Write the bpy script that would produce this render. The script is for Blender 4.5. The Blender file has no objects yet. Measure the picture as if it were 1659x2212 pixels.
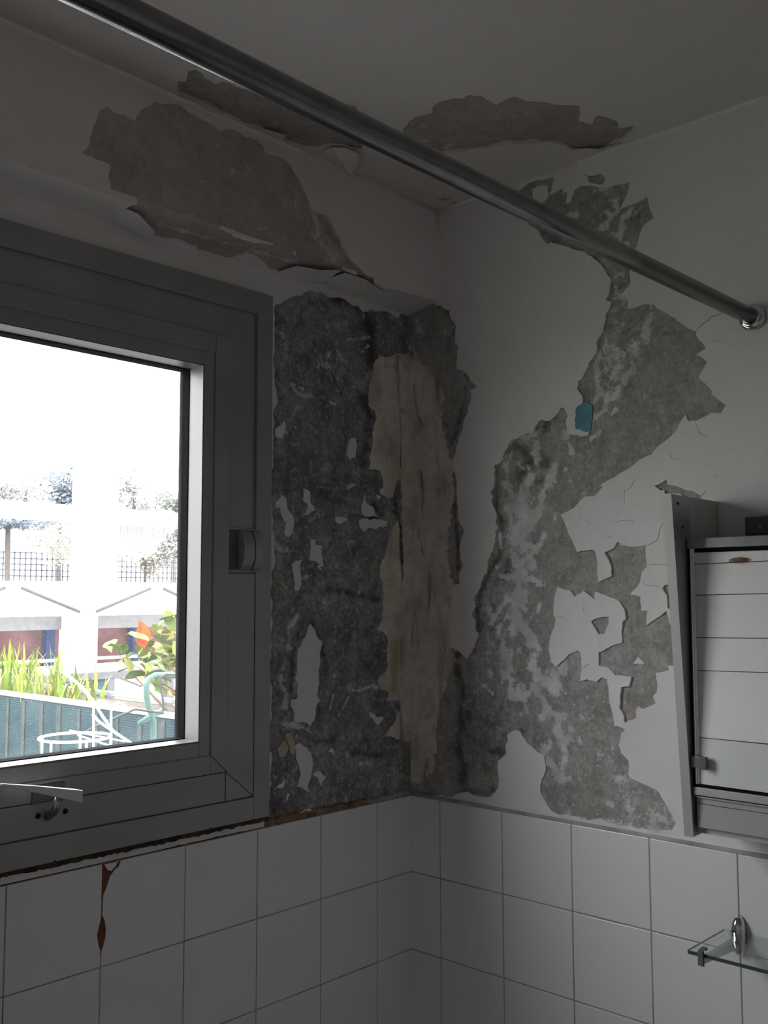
import bpy, bmesh, math, random
import numpy as np
from mathutils import Vector, Matrix
from mathutils.geometry import delaunay_2d_cdt

# ------------------------------------------------------------------ camera, sky, exposure
scn = bpy.context.scene
COL = scn.collection
CAM = np.array([-1.53115, -1.35482, 1.59545])
ROT = np.array([[0.68198591, -0.73136162, -0.00232364],
                [-0.06128730, -0.06031504, 0.99629612],
                [0.72879290, 0.67931751, 0.08595719]])      # rows: right, up, forward
FPX = 2135.48
cd = bpy.data.cameras.new('camera')
cd.sensor_fit = 'VERTICAL'
cd.sensor_height = 24.0
cd.lens = 24.0 * FPX / 2212.0
cd.clip_start = 0.02
cd.clip_end = 500
cam = bpy.data.objects.new('camera', cd)
COL.objects.link(cam)
cm = Matrix.Identity(4)
for i in range(3):
    cm[i][0] = ROT[0][i]; cm[i][1] = ROT[1][i]; cm[i][2] = -ROT[2][i]; cm[i][3] = CAM[i]
cam.matrix_world = cm
scn.camera = cam

w = bpy.data.worlds.new('overcast_sky')
scn.world = w
w.use_nodes = True
# standard overcast sky: the zenith three times as bright as the horizon
wn = w.node_tree.nodes; wl = w.node_tree.links
wt = wn.new('ShaderNodeTexCoord'); wx = wn.new('ShaderNodeSeparateXYZ')
wl.new(wt.outputs['Generated'], wx.inputs[0])
w1 = wn.new('ShaderNodeMath'); w1.operation = 'MAXIMUM'; w1.inputs[1].default_value = 0.0
wl.new(wx.outputs['Z'], w1.inputs[0])
w2 = wn.new('ShaderNodeMath'); w2.operation = 'MULTIPLY_ADD'; w2.inputs[1].default_value = 1.2; w2.inputs[2].default_value = 0.6
wl.new(w1.outputs[0], w2.inputs[0])
wl.new(w2.outputs[0], wn['Background'].inputs[1])
wn['Background'].inputs[0].default_value = (0.985, 0.98, 1.0, 1)

pl = bpy.data.lights.new('window_portal', 'AREA')
pl.shape = 'RECTANGLE'; pl.size = 0.56; pl.size_y = 0.68
pl.cycles.is_portal = True
po = bpy.data.objects.new('window_portal', pl)
po.location = (-0.79, 0.062, 1.674)
po.rotation_euler = (math.radians(-90), 0, 0)
COL.objects.link(po)

vs = scn.view_settings
vs.view_transform = 'Standard'
vs.look = 'None'
vs.gamma = 1.0
vs.use_curve_mapping = False
vs.exposure = 3.45
scn.cycles.max_bounces = 6
scn.cycles.diffuse_bounces = 5
scn.cycles.glossy_bounces = 3
scn.cycles.transparent_max_bounces = 8
scn.cycles.caustics_reflective = False
scn.cycles.caustics_refractive = False
scn.cycles.adaptive_threshold = 0.07

# ------------------------------------------------------------------ room constants (metres)
ZC = 2.395           # ceiling
ZB0, ZB1 = 2.205, 2.19   # beam underside: front edge, back edge
BD = 0.08            # beam depth in front of the window wall
ZT = 1.200           # top of tiling
XO = -1.60           # wall opposite the mirror
YK = -2.30           # wall behind the camera
T = 0.15             # tile pitch
rng = random.Random(7)


def ray(u, v):
    return ROT.T @ np.array([(u - 829.5) / FPX, -(v - 1106) / FPX, 1.0])


def at(u, v, ax, val):
    """point of the plane ax = val seen at photo position (u, v)"""
    i = 'xyz'.index(ax)
    d = ray(u, v)
    return CAM + d * (val - CAM[i]) / d[i]


# ------------------------------------------------------------------ materials
def new_mat(name):
    m = bpy.data.materials.new(name)
    m.use_nodes = True
    nt = m.node_tree
    b = nt.nodes['Principled BSDF']
    return m, nt, b


def nd(nt, typ, ins=None, **props):
    n = nt.nodes.new(typ)
    for k, v in props.items():
        setattr(n, k, v)
    for k, v in (ins or {}).items():
        s = n.inputs[k]
        if hasattr(v, 'is_linked'):
            nt.links.new(v, s)
        else:
            s.default_value = v
    return n


def ramp(nt, fac, p0, p1, c0=(0, 0, 0, 1), c1=(1, 1, 1, 1)):
    n = nd(nt, 'ShaderNodeValToRGB', {'Fac': fac})
    n.color_ramp.elements[0].position = p0
    n.color_ramp.elements[1].position = p1
    n.color_ramp.elements[0].color = c0
    n.color_ramp.elements[1].color = c1
    return n.outputs['Color']


def mix(nt, fac, a, b, blend='MIX'):
    n = nd(nt, 'ShaderNodeMix', data_type='RGBA', blend_type=blend)
    for s, v in ((n.inputs[0], fac), (n.inputs[6], a), (n.inputs[7], b)):
        if hasattr(v, 'is_linked'):
            nt.links.new(v, s)
        else:
            s.default_value = v
    return n.outputs[2]


def c4(c):
    return (c[0], c[1], c[2], 1)


def simple(name, col, rough=0.6, metal=0.0, var=0.12, scale=18.0, bump=0.0, bscale=120.0, spec=0.5):
    m, nt, b = new_mat(name)
    tc = nd(nt, 'ShaderNodeTexCoord').outputs['Object']
    nz = nd(nt, 'ShaderNodeTexNoise', {'Vector': tc, 'Scale': scale, 'Detail': 2.0, 'Roughness': 0.6})
    f = ramp(nt, nz.outputs['Fac'], 0.3, 0.7)
    lo = tuple(max(0, x * (1 - var)) for x in col)
    hi = tuple(min(1, x * (1 + var)) for x in col)
    nt.links.new(mix(nt, f, c4(lo), c4(hi)), b.inputs['Base Color'])
    b.inputs['Roughness'].default_value = rough
    b.inputs['Metallic'].default_value = metal
    b.inputs['Specular IOR Level'].default_value = spec
    if bump > 0:
        n2 = nd(nt, 'ShaderNodeTexNoise', {'Vector': tc, 'Scale': bscale, 'Detail': 4.0})
        bp = nd(nt, 'ShaderNodeBump', {'Height': n2.outputs['Fac'], 'Strength': bump, 'Distance': 0.002})
        nt.links.new(bp.outputs['Normal'], b.inputs['Normal'])
    return m


def paint_mat(name, col, tint, amount):
    """old emulsion paint: faint yellowing in broad patches, roller grain"""
    m, nt, b = new_mat(name)
    tc = nd(nt, 'ShaderNodeTexCoord').outputs['Object']
    a = nd(nt, 'ShaderNodeTexNoise', {'Vector': tc, 'Scale': 3.2, 'Detail': 3.0, 'Roughness': 0.65})
    f = ramp(nt, a.outputs['Fac'], 0.48, 0.8, (0, 0, 0, 1), (amount, amount, amount, 1))
    c = mix(nt, f, c4(col), c4(tint))
    g = nd(nt, 'ShaderNodeTexNoise', {'Vector': tc, 'Scale': 60.0, 'Detail': 2.0})
    c = mix(nt, ramp(nt, g.outputs['Fac'], 0.35, 0.7, (0, 0, 0, 1), (0.35, 0.35, 0.35, 1)), c,
            c4(tuple(x * 0.9 for x in col)))
    nt.links.new(c, b.inputs['Base Color'])
    b.inputs['Roughness'].default_value = 0.62
    b.inputs['Specular IOR Level'].default_value = 0.3
    n2 = nd(nt, 'ShaderNodeTexNoise', {'Vector': tc, 'Scale': 220.0, 'Detail': 1.0})
    bp = nd(nt, 'ShaderNodeBump', {'Height': n2.outputs['Fac'], 'Strength': 0.25, 'Distance': 0.0012})
    nt.links.new(bp.outputs['Normal'], b.inputs['Normal'])
    return m


def plaster_mat(name, dark, light, moldc, speck, mott=0.5):
    """bare render: mottled cement with mould, lime residue, cream undercoat, rust and teal traces
    whose outlines are stored on the surface as float attributes"""
    m, nt, b = new_mat(name)
    tc = nd(nt, 'ShaderNodeTexCoord').outputs['Object']

    def attr(k):
        return nd(nt, 'ShaderNodeAttribute', attribute_name=k).outputs['Fac']

    def noise(s, d=3.0, r=0.65):
        n_ = nd(nt, 'ShaderNodeTexNoise', {'Vector': tc, 'Scale': s, 'Detail': d, 'Roughness': r}).outputs['Fac']
        return nd(nt, 'ShaderNodeMapRange', {0: n_, 1: 0.28, 2: 0.72}).outputs[0]

    def add(a, b_, sc):
        k = nd(nt, 'ShaderNodeMath', {0: b_, 1: -0.5}, operation='ADD').outputs[0]
        return nd(nt, 'ShaderNodeMath', {0: k, 1: sc, 2: a}, operation='MULTIPLY_ADD').outputs[0]

    c = mix(nt, ramp(nt, noise(9.0, 5.0, 0.7), 0.25, 0.78), c4(dark), c4(light))
    c = mix(nt, ramp(nt, noise(34.0, 4.0, 0.7), 0.40, 0.85, (0, 0, 0, 1), (mott, mott, mott, 1)), c,
            c4(tuple(x * 0.58 for x in dark)))
    c = mix(nt, ramp(nt, noise(27.0, 4.0, 0.75), 0.62, 0.95, (0, 0, 0, 1), (mott, mott, mott, 1)), c,
            c4(tuple(min(.6, x * 1.45) for x in light)))
    c = mix(nt, ramp(nt, noise(120.0, 2.0, 0.7), 0.45, 0.9, (0, 0, 0, 1), (mott * .7, mott * .7, mott * .7, 1)), c, c4(tuple(x * 0.6 for x in dark)))
    c = mix(nt, ramp(nt, noise(95.0, 2.0, 0.7), 0.60, 0.95, (0, 0, 0, 1), (mott * .8, mott * .8, mott * .8, 1)), c, c4(tuple(min(.62, x * 1.5) for x in light)))
    mo = ramp(nt, add(attr('mold'), noise(30.0, 4.0, 0.72), 0.9), 0.32, 1.0)
    c = mix(nt, mo, c, c4(moldc))
    cr = ramp(nt, add(attr('cream'), noise(42.0), 0.62), 0.44, 0.56)
    ccol = mix(nt, ramp(nt, noise(11.0), 0.35, 0.7), (0.68, 0.635, 0.55, 1), (0.80, 0.765, 0.69, 1))
    ccol = mix(nt, ramp(nt, noise(15.0, 4.0, 0.72), 0.45, 0.9, (0, 0, 0, 1), (0.75, 0.75, 0.75, 1)), ccol, (0.42, 0.40, 0.385, 1))
    ccol = mix(nt, ramp(nt, attr('yellow'), 0.05, 0.9), ccol, (0.47, 0.40, 0.23, 1))
    stv = nd(nt, 'ShaderNodeMapping', {'Vector': tc, 'Scale': (46.0, 46.0, 7.0)})
    st = nd(nt, 'ShaderNodeTexNoise', {'Vector': stv.outputs[0], 'Scale': 1.0, 'Detail': 3.0, 'Roughness': 0.7}).outputs['Fac']
    ccol = mix(nt, ramp(nt, add(attr('stain'), st, 2.4), 0.22, 1.1), ccol, (0.17, 0.155, 0.145, 1))
    c = mix(nt, cr, c, ccol)
    rs = ramp(nt, add(attr('res'), noise(36.0, 5.0, 0.75), 1.15), 0.42, 0.70)
    c = mix(nt, rs, c, mix(nt, ramp(nt, noise(20.0), 0.3, 0.7), (0.58, 0.58, 0.57, 1), (0.74, 0.74, 0.73, 1)))
    if speck > 0:
        vo = nd(nt, 'ShaderNodeTexVoronoi', {'Vector': tc, 'Scale': 78.0, 'Randomness': 1.0})
        vd = add(vo.outputs['Distance'], noise(60.0, 4.0), 0.30)
        sp = ramp(nt, vd, 0.10, 0.19, (1, 1, 1, 1), (0, 0, 0, 1))
        gate = ramp(nt, add(attr('speck'), noise(55.0, 3.0), 1.4), 0.45, 0.65)
        sp = mix(nt, 1.0, sp, gate, 'MULTIPLY')
        c = mix(nt, sp, c, (0.62, 0.61, 0.58, 1))
        vo2 = nd(nt, 'ShaderNodeTexVoronoi', {'Vector': tc, 'Scale': 42.0})
        c = mix(nt, ramp(nt, vo2.outputs['Distance'], 0.05, 0.085, (speck, speck, speck, 1), (0, 0, 0, 1)), c, (0.06, 0.055, 0.05, 1))
    te = ramp(nt, add(attr('teal'), noise(60.0), 0.5), 0.42, 0.7)
    c = mix(nt, te, c, (0.055, 0.13, 0.125, 1))
    ru = ramp(nt, add(attr('rust'), noise(55.0), 0.7), 0.42, 0.8)
    c = mix(nt, ru, c, mix(nt, noise(90.0), (0.20, 0.075, 0.025, 1), (0.36, 0.25, 0.13, 1)))
    nt.links.new(c, b.inputs['Base Color'])
    b.inputs['Roughness'].default_value = 0.88
    b.inputs['Specular IOR Level'].default_value = 0.2
    hh = nd(nt, 'ShaderNodeMath', {0: noise(150.0, 2.0), 1: rs}, operation='ADD').outputs[0]
    bp = nd(nt, 'ShaderNodeBump', {'Height': hh, 'Strength': 0.55, 'Distance': 0.0015})
    nt.links.new(bp.outputs['Normal'], b.inputs['Normal'])
    return m


MAT = {}
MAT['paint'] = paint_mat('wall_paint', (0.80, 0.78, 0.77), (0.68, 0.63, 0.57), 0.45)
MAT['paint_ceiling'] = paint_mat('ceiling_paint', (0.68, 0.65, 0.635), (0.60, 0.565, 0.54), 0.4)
MAT['flake_white'] = paint_mat('flake_white', (0.80, 0.79, 0.775), (0.68, 0.66, 0.62), 0.3)
MAT['flake_cream'] = paint_mat('flake_cream', (0.52, 0.47, 0.36), (0.46, 0.36, 0.2), 0.5)
MAT['flake_blue'] = simple('blue_undercoat', (0.10, 0.30, 0.37), 0.6, var=0.15, scale=40)
MAT['bare_left'] = plaster_mat('bare_plaster_mouldy', (0.21, 0.214, 0.219), (0.42, 0.423, 0.426), (0.095, 0.084, 0.084), 0.15, 0.75)
MAT['bare_right'] = plaster_mat('bare_plaster_grey', (0.345, 0.328, 0.308), (0.45, 0.435, 0.415), (0.115, 0.108, 0.103), 0.5, 0.55)
MAT['bare_upper'] = plaster_mat('bare_plaster_upper', (0.43, 0.40, 0.38), (0.52, 0.49, 0.468), (0.21, 0.195, 0.185), 0.2, 0.3)
MAT['bare_ceiling'] = plaster_mat('bare_plaster_ceiling', (0.33, 0.305, 0.29), (0.40, 0.375, 0.36), (0.18, 0.165, 0.155), 0.2, 0.3)
MAT['substrate'] = simple('wall_core', (0.45, 0.44, 0.42), 0.9, var=0.2, scale=8)
MAT['grout'] = simple('grey_grout', (0.40, 0.385, 0.37), 0.9, var=0.3, scale=14)
MAT['tile'] = simple('white_tile', (0.80, 0.80, 0.81), 0.22, var=0.02, scale=5, spec=0.5)
MAT['mortar'] = simple('rusty_mortar', (0.21, 0.155, 0.115), 0.95, var=0.5, scale=55, bump=0.6, bscale=180)
MAT['shaded_rusty_sealant'] = simple('shaded_rusty_sealant', (0.07, 0.045, 0.032), 0.9, var=0.6, scale=30, bump=0.5)  # rust brown darkened to include the window frame's shadow
MAT['rust_red'] = simple('rust_red_backing', (0.17, 0.062, 0.035), 0.9, var=0.45, scale=60)
MAT['caulk'] = simple('painted_caulk', (0.80, 0.78, 0.76), 0.6, var=0.08, scale=20, bump=0.3)
MAT['alu'] = simple('anodised_aluminium', (0.33, 0.33, 0.325), 0.42, 0.35, var=0.1, scale=6, bump=0.05)
MAT['alu_bead'] = simple('aluminium_bead', (0.15, 0.15, 0.15), 0.4, 0.2, var=0.05, scale=6)
MAT['gasket'] = simple('black_rubber', (0.010, 0.010, 0.011), 0.95, var=0.1, spec=0.03)
MAT['dark_hole'] = simple('dark_recess', (0.012, 0.011, 0.011), 0.9, var=0.1)
MAT['chrome'] = simple('chrome', (0.62, 0.62, 0.63), 0.10, 1.0, var=0.04, scale=30)
MAT['chrome_brushed'] = simple('brushed_steel', (0.36, 0.355, 0.355), 0.30, 1.0, var=0.08, scale=40)
MAT['chrome_rod'] = simple('rod_steel', (0.25, 0.25, 0.25), 0.20, 1.0, var=0.1, scale=40)
MAT['post_front'] = simple('satin_trim', (0.46, 0.45, 0.435), 0.45, 0.25, var=0.05)
MAT['cabinet_panel'] = simple('cabinet_laminate', (0.50, 0.49, 0.475), 0.5, var=0.06)
MAT['flap_grey'] = simple('grey_glazed_flap', (0.40, 0.41, 0.415), 0.25, var=0.06, scale=8)
MAT['post_inner'] = simple('satin_steel', (0.42, 0.415, 0.41), 0.28, 0.55, var=0.06, scale=30)
MAT['lever'] = simple('lever_metal', (0.72, 0.73, 0.74), 0.3, 0.4, var=0.05)
MAT['plastic_grey'] = simple('grey_plastic', (0.11, 0.11, 0.11), 0.55, var=0.1)
MAT['white_wire'] = simple('white_coated_wire', (0.80, 0.80, 0.80), 0.45, var=0.05)
MAT['panel_white'] = simple('white_panel_board', (0.83, 0.825, 0.81), 0.35, var=0.03, scale=6)
MAT['panel_blue'] = simple('pale_bluish_panel', (0.72, 0.74, 0.755), 0.3, var=0.04, scale=10)
MAT['rack_rust'] = simple('rusted_clip', (0.28, 0.16, 0.09), 0.9, var=0.4, scale=80)
MAT['floor'] = simple('brown_floor_tile', (0.20, 0.18, 0.16), 0.4, var=0.1)
MAT['concrete_white'] = simple('pale_concrete', (0.52, 0.52, 0.51), 0.8, var=0.06, scale=2)
MAT['slot'] = simple('dark_slot', (0.06, 0.06, 0.06), 0.9, var=0.1, spec=0.08)
MAT['brown_wall'] = simple('red_brown_wall', (0.075, 0.036, 0.036), 0.85, var=0.3, scale=3, spec=0.08)
MAT['blue_post'] = simple('navy_post', (0.012, 0.02, 0.05), 0.6, var=0.2, spec=0.08)
MAT['grey_soffit'] = simple('grey_soffit', (0.15, 0.15, 0.15), 0.8, var=0.1, spec=0.08)
MAT['mesh_teal'] = None
MAT['slat_brown'] = simple('slat_behind_mesh', (0.040, 0.046, 0.046), 0.8, var=0.2, spec=0.08)
MAT['slat_teal'] = simple('teal_screen_board', (0.024, 0.05, 0.06), 0.8, var=0.25, scale=9, spec=0.08)
MAT['rail_pale'] = simple('pale_planter_rim', (0.24, 0.24, 0.23), 0.8, var=0.25, scale=25, spec=0.08)
MAT['rail_dark'] = simple('dark_rail', (0.07, 0.07, 0.075), 0.6, var=0.1, spec=0.08)
MAT['soil'] = simple('potting_soil', (0.06, 0.05, 0.04), 0.95, var=0.4, scale=60, spec=0.08)
MAT['grass'] = simple('grass_blade', (0.13, 0.19, 0.025), 0.5, var=0.25, scale=12, spec=0.08)
MAT['leaf'] = simple('green_leaf', (0.075, 0.11, 0.02), 0.5, var=0.3, scale=25, spec=0.08)
MAT['leaf_yellow'] = simple('yellow_green_leaf', (0.20, 0.21, 0.045), 0.5, var=0.2, scale=25, spec=0.08)
MAT['leaf_orange'] = simple('orange_leaf', (0.36, 0.075, 0.025), 0.5, var=0.15, scale=25, spec=0.08)
MAT['stem'] = simple('brown_stem', (0.12, 0.08, 0.05), 0.8, var=0.2, spec=0.08)
MAT['chair_green'] = simple('pale_green_metal', (0.06, 0.105, 0.088), 0.4, var=0.1, spec=0.08)
MAT['cable'] = simple('dark_cable', (0.04, 0.04, 0.045), 0.5, var=0.1, spec=0.08)
MAT['bark'] = simple('tree_bark', (0.07, 0.06, 0.055), 0.9, var=0.2, spec=0.08)
MAT['foliage_blue'] = simple('blue_green_foliage', (0.085, 0.105, 0.125), 0.7, var=0.4, scale=3, spec=0.08)
MAT['foliage_grey'] = simple('grey_green_foliage', (0.17, 0.175, 0.16), 0.7, var=0.35, scale=3, spec=0.08)
MAT['foliage_pale'] = simple('pale_yellow_foliage', (0.26, 0.25, 0.20), 0.7, var=0.3, scale=3, spec=0.08)
MAT['house_wall'] = simple('white_house_wall', (0.66, 0.66, 0.65), 0.8, var=0.05, scale=1)
MAT['corrugated'] = simple('corrugated_sheet', (0.32, 0.34, 0.36), 0.6, var=0.1)
MAT['fence_wire'] = simple('fence_wire', (0.07, 0.07, 0.085), 0.6, var=0.1, spec=0.08)
MAT['ground'] = simple('ground_grey_green', (0.16, 0.17, 0.14), 0.9, var=0.3, scale=0.6, spec=0.08)
MAT['balcony'] = simple('balcony_floor', (0.12, 0.12, 0.115), 0.8, var=0.15, scale=4, spec=0.08)


def schlick(nt, f0=0.045):
    lw = nd(nt, 'ShaderNodeLayerWeight', {'Blend': 0.5})
    p5 = nd(nt, 'ShaderNodeMath', {0: lw.outputs['Facing'], 1: 5.0}, operation='POWER').outputs[0]
    return nd(nt, 'ShaderNodeMath', {0: p5, 1: 0.9, 2: f0}, operation='MULTIPLY_ADD')


def glass_mats():
    # dusty window pane: mostly clear, a thin film of dust that scatters daylight
    m, nt, b = new_mat('dusty_window_glass')
    nt.nodes.remove(b)
    out = nt.nodes['Material Output']
    tc = nd(nt, 'ShaderNodeTexCoord').outputs['Object']
    tr = nd(nt, 'ShaderNodeBsdfTransparent', {'Color': (0.97, 0.98, 0.98, 1)})
    gl = nd(nt, 'ShaderNodeBsdfGlossy', {'Color': (1, 1, 1, 1), 'Roughness': 0.02})
    du = nd(nt, 'ShaderNodeBsdfTranslucent', {'Color': (0.9, 0.92, 0.95, 1)})
    fr = schlick(nt)
    n1 = nd(nt, 'ShaderNodeTexNoise', {'Vector': tc, 'Scale': 14.0, 'Detail': 8.0, 'Roughness': 0.75})
    vo = nd(nt, 'ShaderNodeTexVoronoi', {'Vector': tc, 'Scale': 160.0})
    drop = ramp(nt, vo.outputs['Distance'], 0.08, 0.14, (0.06, 0.06, 0.06, 1), (0, 0, 0, 1))
    film = ramp(nt, n1.outputs['Fac'], 0.3, 0.75, (0.003, 0.003, 0.003, 1), (0.018, 0.018, 0.018, 1))
    f = mix(nt, 1.0, film, drop, 'ADD')
    a = nd(nt, 'ShaderNodeMixShader', {0: f, 1: tr.outputs[0], 2: du.outputs[0]})
    z = nd(nt, 'ShaderNodeMixShader', {0: fr.outputs[0], 1: a.outputs[0], 2: gl.outputs[0]})
    nt.links.new(z.outputs[0], out.inputs[0])
    MAT['pane'] = m
    m, nt, b = new_mat('clear_shelf_glass')
    nt.nodes.remove(b)
    out = nt.nodes['Material Output']
    tc = nd(nt, 'ShaderNodeTexCoord').outputs['Object']
    n1 = nd(nt, 'ShaderNodeTexNoise', {'Vector': tc, 'Scale': 6.0, 'Detail': 3.0})
    tr = nd(nt, 'ShaderNodeBsdfTransparent')
    nt.links.new(ramp(nt, n1.outputs['Fac'], 0.2, 0.9, (0.88, 0.92, 0.90, 1), (0.92, 0.95, 0.94, 1)), tr.inputs[0])
    gl = nd(nt, 'ShaderNodeBsdfGlossy', {'Color': (1, 1, 1, 1), 'Roughness': 0.03})
    fr = schlick(nt)
    z = nd(nt, 'ShaderNodeMixShader', {0: fr.outputs[0], 1: tr.outputs[0], 2: gl.outputs[0]})
    nt.links.new(z.outputs[0], out.inputs[0])
    MAT['shelf_glass'] = m
    MAT['shelf_edge'] = simple('glass_edge_green', (0.05, 0.075, 0.068), 0.25, var=0.1)
    # teal shade cloth: woven lines as fine relief and tone
    m, nt, b = new_mat('teal_shade_cloth')
    tc = nd(nt, 'ShaderNodeTexCoord').outputs['Object']
    wv = nd(nt, 'ShaderNodeTexWave', {'Vector': tc, 'Scale': 34.0, 'Distortion': 0.6, 'Detail': 1.0}, bands_direction='Z')
    n1 = nd(nt, 'ShaderNodeTexNoise', {'Vector': tc, 'Scale': 5.0, 'Detail': 5.0})
    c = mix(nt, ramp(nt, n1.outputs['Fac'], 0.3, 0.7), (0.010, 0.024, 0.029, 1), (0.02, 0.04, 0.045, 1))
    c = mix(nt, ramp(nt, wv.outputs['Fac'], 0.2, 0.8, (0, 0, 0, 1), (0.45, 0.45, 0.45, 1)), c, (0.045, 0.066, 0.072, 1))
    nt.links.new(c, b.inputs['Base Color'])
    b.inputs['Roughness'].default_value = 0.9
    b.inputs['Specular IOR Level'].default_value = 0.04
    MAT['mesh_teal'] = m


glass_mats()


# ------------------------------------------------------------------ object helpers
def tag(o, label=None, cat=None, group=None, kind=None):
    if label: o['label'] = label
    if cat: o['category'] = cat
    if group: o['group'] = group
    if kind: o['kind'] = kind
    return o


def link(name, me, mat=None, parent=None, loc=None):
    o = bpy.data.objects.new(name, me)
    COL.objects.link(o)
    if mat is not None and me is not None and not me.materials:
        me.materials.append(MAT[mat] if isinstance(mat, str) else mat)
    if parent is not None:
        o.parent = parent
        o.matrix_parent_inverse = Matrix.Translation(-parent.location)
    if loc is not None:
        o.location = loc
    return o


def empty(name, loc):
    o = bpy.data.objects.new(name, None)
    COL.objects.link(o)
    o.empty_display_size = 0.05
    o.location = loc
    return o


def pydata(name, v, f, mat=None, parent=None, smooth=False, loc=None):
    me = bpy.data.meshes.new(name)
    me.from_pydata([tuple(p) for p in v], [], f)
    me.validate()
    bm = bmesh.new(); bm.from_mesh(me)
    bmesh.ops.recalc_face_normals(bm, faces=bm.faces)
    bm.to_mesh(me); bm.free()
    if smooth:
        for p in me.polygons: p.use_smooth = True
    return link(name, me, mat, parent, loc)


def bm_box(bm, x0, x1, y0, y1, z0, z1, bev=0.0):
    r = bmesh.ops.create_cube(bm, size=1.0)
    for v in r['verts']:
        v.co = Vector(((x0 + x1) / 2 + v.co.x * abs(x1 - x0), (y0 + y1) / 2 + v.co.y * abs(y1 - y0), (z0 + z1) / 2 + v.co.z * abs(z1 - z0)))
    if bev > 0:
        es = list({e for v in r['verts'] for e in v.link_edges})
        bmesh.ops.bevel(bm, geom=es, offset=bev, segments=2, affect='EDGES', profile=0.5)


def boxes(name, lst, mat, parent=None, bev=0.0):
    bm = bmesh.new()
    for b in lst:
        bm_box(bm, *b, bev=bev)
    me = bpy.data.meshes.new(name); bm.to_mesh(me); bm.free()
    return link(name, me, mat, parent)


def tube(name, pts, r, mat, parent=None, seg=10, closed=False, smooth=True):
    """round bar along a polyline"""
    P = [Vector(p) for p in pts]
    n = len(P)
    rs = r if isinstance(r, (list, tuple)) else [r] * n
    v, f = [], []
    up = None
    for i in range(n):
        a = P[i - 1] if (i > 0 or closed) else P[i]
        b = P[(i + 1) % n] if (i < n - 1 or closed) else P[i]
        t = (b - a).normalized()
        if up is None:
            up = Vector((0, 0, 1)) if abs(t.z) < 0.9 else Vector((1, 0, 0))
        s = t.cross(up).normalized()
        up = s.cross(t).normalized()
        for k in range(seg):
            an = 2 * math.pi * k / seg
            v.append(P[i] + rs[i] * (math.cos(an) * s + math.sin(an) * up))
    m = n if closed else n - 1
    for i in range(m):
        j = (i + 1) % n
        for k in range(seg):
            k2 = (k + 1) % seg
            f.append((i * seg + k, i * seg + k2, j * seg + k2, j * seg + k))
    if not closed:
        f.append(tuple(range(seg)))
        f.append(tuple(reversed(range((n - 1) * seg, n * seg))))
    return pydata(name, v, f, mat, parent, smooth)


def lathe(name, prof, origin, axis, mat, parent=None, seg=32):
    """revolve (distance along axis, radius) pairs round an axis"""
    ax = Vector(axis).normalized()
    s = ax.orthogonal().normalized(); t = ax.cross(s)
    v, f = [], []
    for d, r in prof:
        for k in range(seg):
            an = 2 * math.pi * k / seg
            v.append(Vector(origin) + ax * d + r * (math.cos(an) * s + math.sin(an) * t))
    for i in range(len(prof) - 1):
        for k in range(seg):
            k2 = (k + 1) % seg
            f.append((i * seg + k, i * seg + k2, (i + 1) * seg + k2, (i + 1) * seg + k))
    f.append(tuple(range(seg))); f.append(tuple(reversed(range((len(prof) - 1) * seg, len(prof) * seg))))
    return pydata(name, v, f, mat, parent, True)


def prism(name, poly, to3, h0, h1, mat, parent=None):
    """extrude a 2-D outline between two heights of a mapping to3(s, t, h)"""
    n = len(poly)
    v = [to3(s, t, h0) for s, t in poly] + [to3(s, t, h1) for s, t in poly]
    f = [tuple(range(n)), tuple(range(2 * n - 1, n - 1, -1))]
    f += [(i, (i + 1) % n, n + (i + 1) % n, n + i) for i in range(n)]
    return pydata(name, v, f, mat, parent)


# mappings wall coordinates -> 3-D (h is the height in front of the surface)
def toA(s, t, h): return (s, -h, t)
def toB(s, t, h): return (-h, s, t)
def toC(s, t, h): return (s, t, ZC - h)
def toBeam(s, t, h): return (s, -BD - h, t)
def toSoff(s, t, h): return (s, t, ZB1 + (ZB0 - ZB1) * (-t / BD) - h)


def uvA(pts): return [(p[0], p[2]) for p in (at(u, v, 'y', 0.0) for u, v in pts)]
def uvB(pts): return [(p[1], p[2]) for p in (at(u, v, 'x', 0.0) for u, v in pts)]
def uvC(pts): return [(p[0], p[1]) for p in (at(u, v, 'z', ZC) for u, v in pts)]
def uvBeam(pts): return [(p[0], p[2]) for p in (at(u, v, 'y', -BD) for u, v in pts)]
def uvSoff(pts): return [(p[0], p[1]) for p in (at(u, v, 'z', (ZB0 + ZB1) / 2) for u, v in pts)]


def zo(x0, y0, s, pts):
    """outline points read off an enlarged view of the photo"""
    return [(x0 + a / s, y0 + b / s) for a, b in pts]


def jag(ring, amp=0.10, seg=0.006, seed=1, closed=True):
    """break the straight runs of an outline into small irregular steps"""
    r = random.Random(seed)
    out = []
    n = len(ring)
    for i in range(n if closed else n - 1):
        a = ring[i]; b = ring[(i + 1) % n]
        pts = [a, b]
        L = math.hypot(b[0] - a[0], b[1] - a[1])
        while L > seg * 1.4:
            q = [pts[0]]
            for p0, p1 in zip(pts[:-1], pts[1:]):
                dx, dy = p1[0] - p0[0], p1[1] - p0[1]
                k = r.uniform(-1, 1) * min(amp, 0.0045 / max(math.hypot(dx, dy), 1e-9))
                w_ = r.uniform(0.35, 0.65)
                q.append((p0[0] + dx * w_ - dy * k, p0[1] + dy * w_ + dx * k))
                q.append(p1)
            pts = q
            L /= 2
        out += pts[:-1]
    if not closed:
        out.append(ring[-1])
    return out


def inside(poly, P):
    x, y = P[:, 0], P[:, 1]
    c = np.zeros(len(P), bool)
    n = len(poly)
    for i in range(n):
        x0, y0 = poly[i]; x1, y1 = poly[i - 1]
        if y0 == y1: continue
        k = ((y0 > y) != (y1 > y)) & (x < (x1 - x0) * (y - y0) / (y1 - y0) + x0)
        c ^= k
    return c


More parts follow.
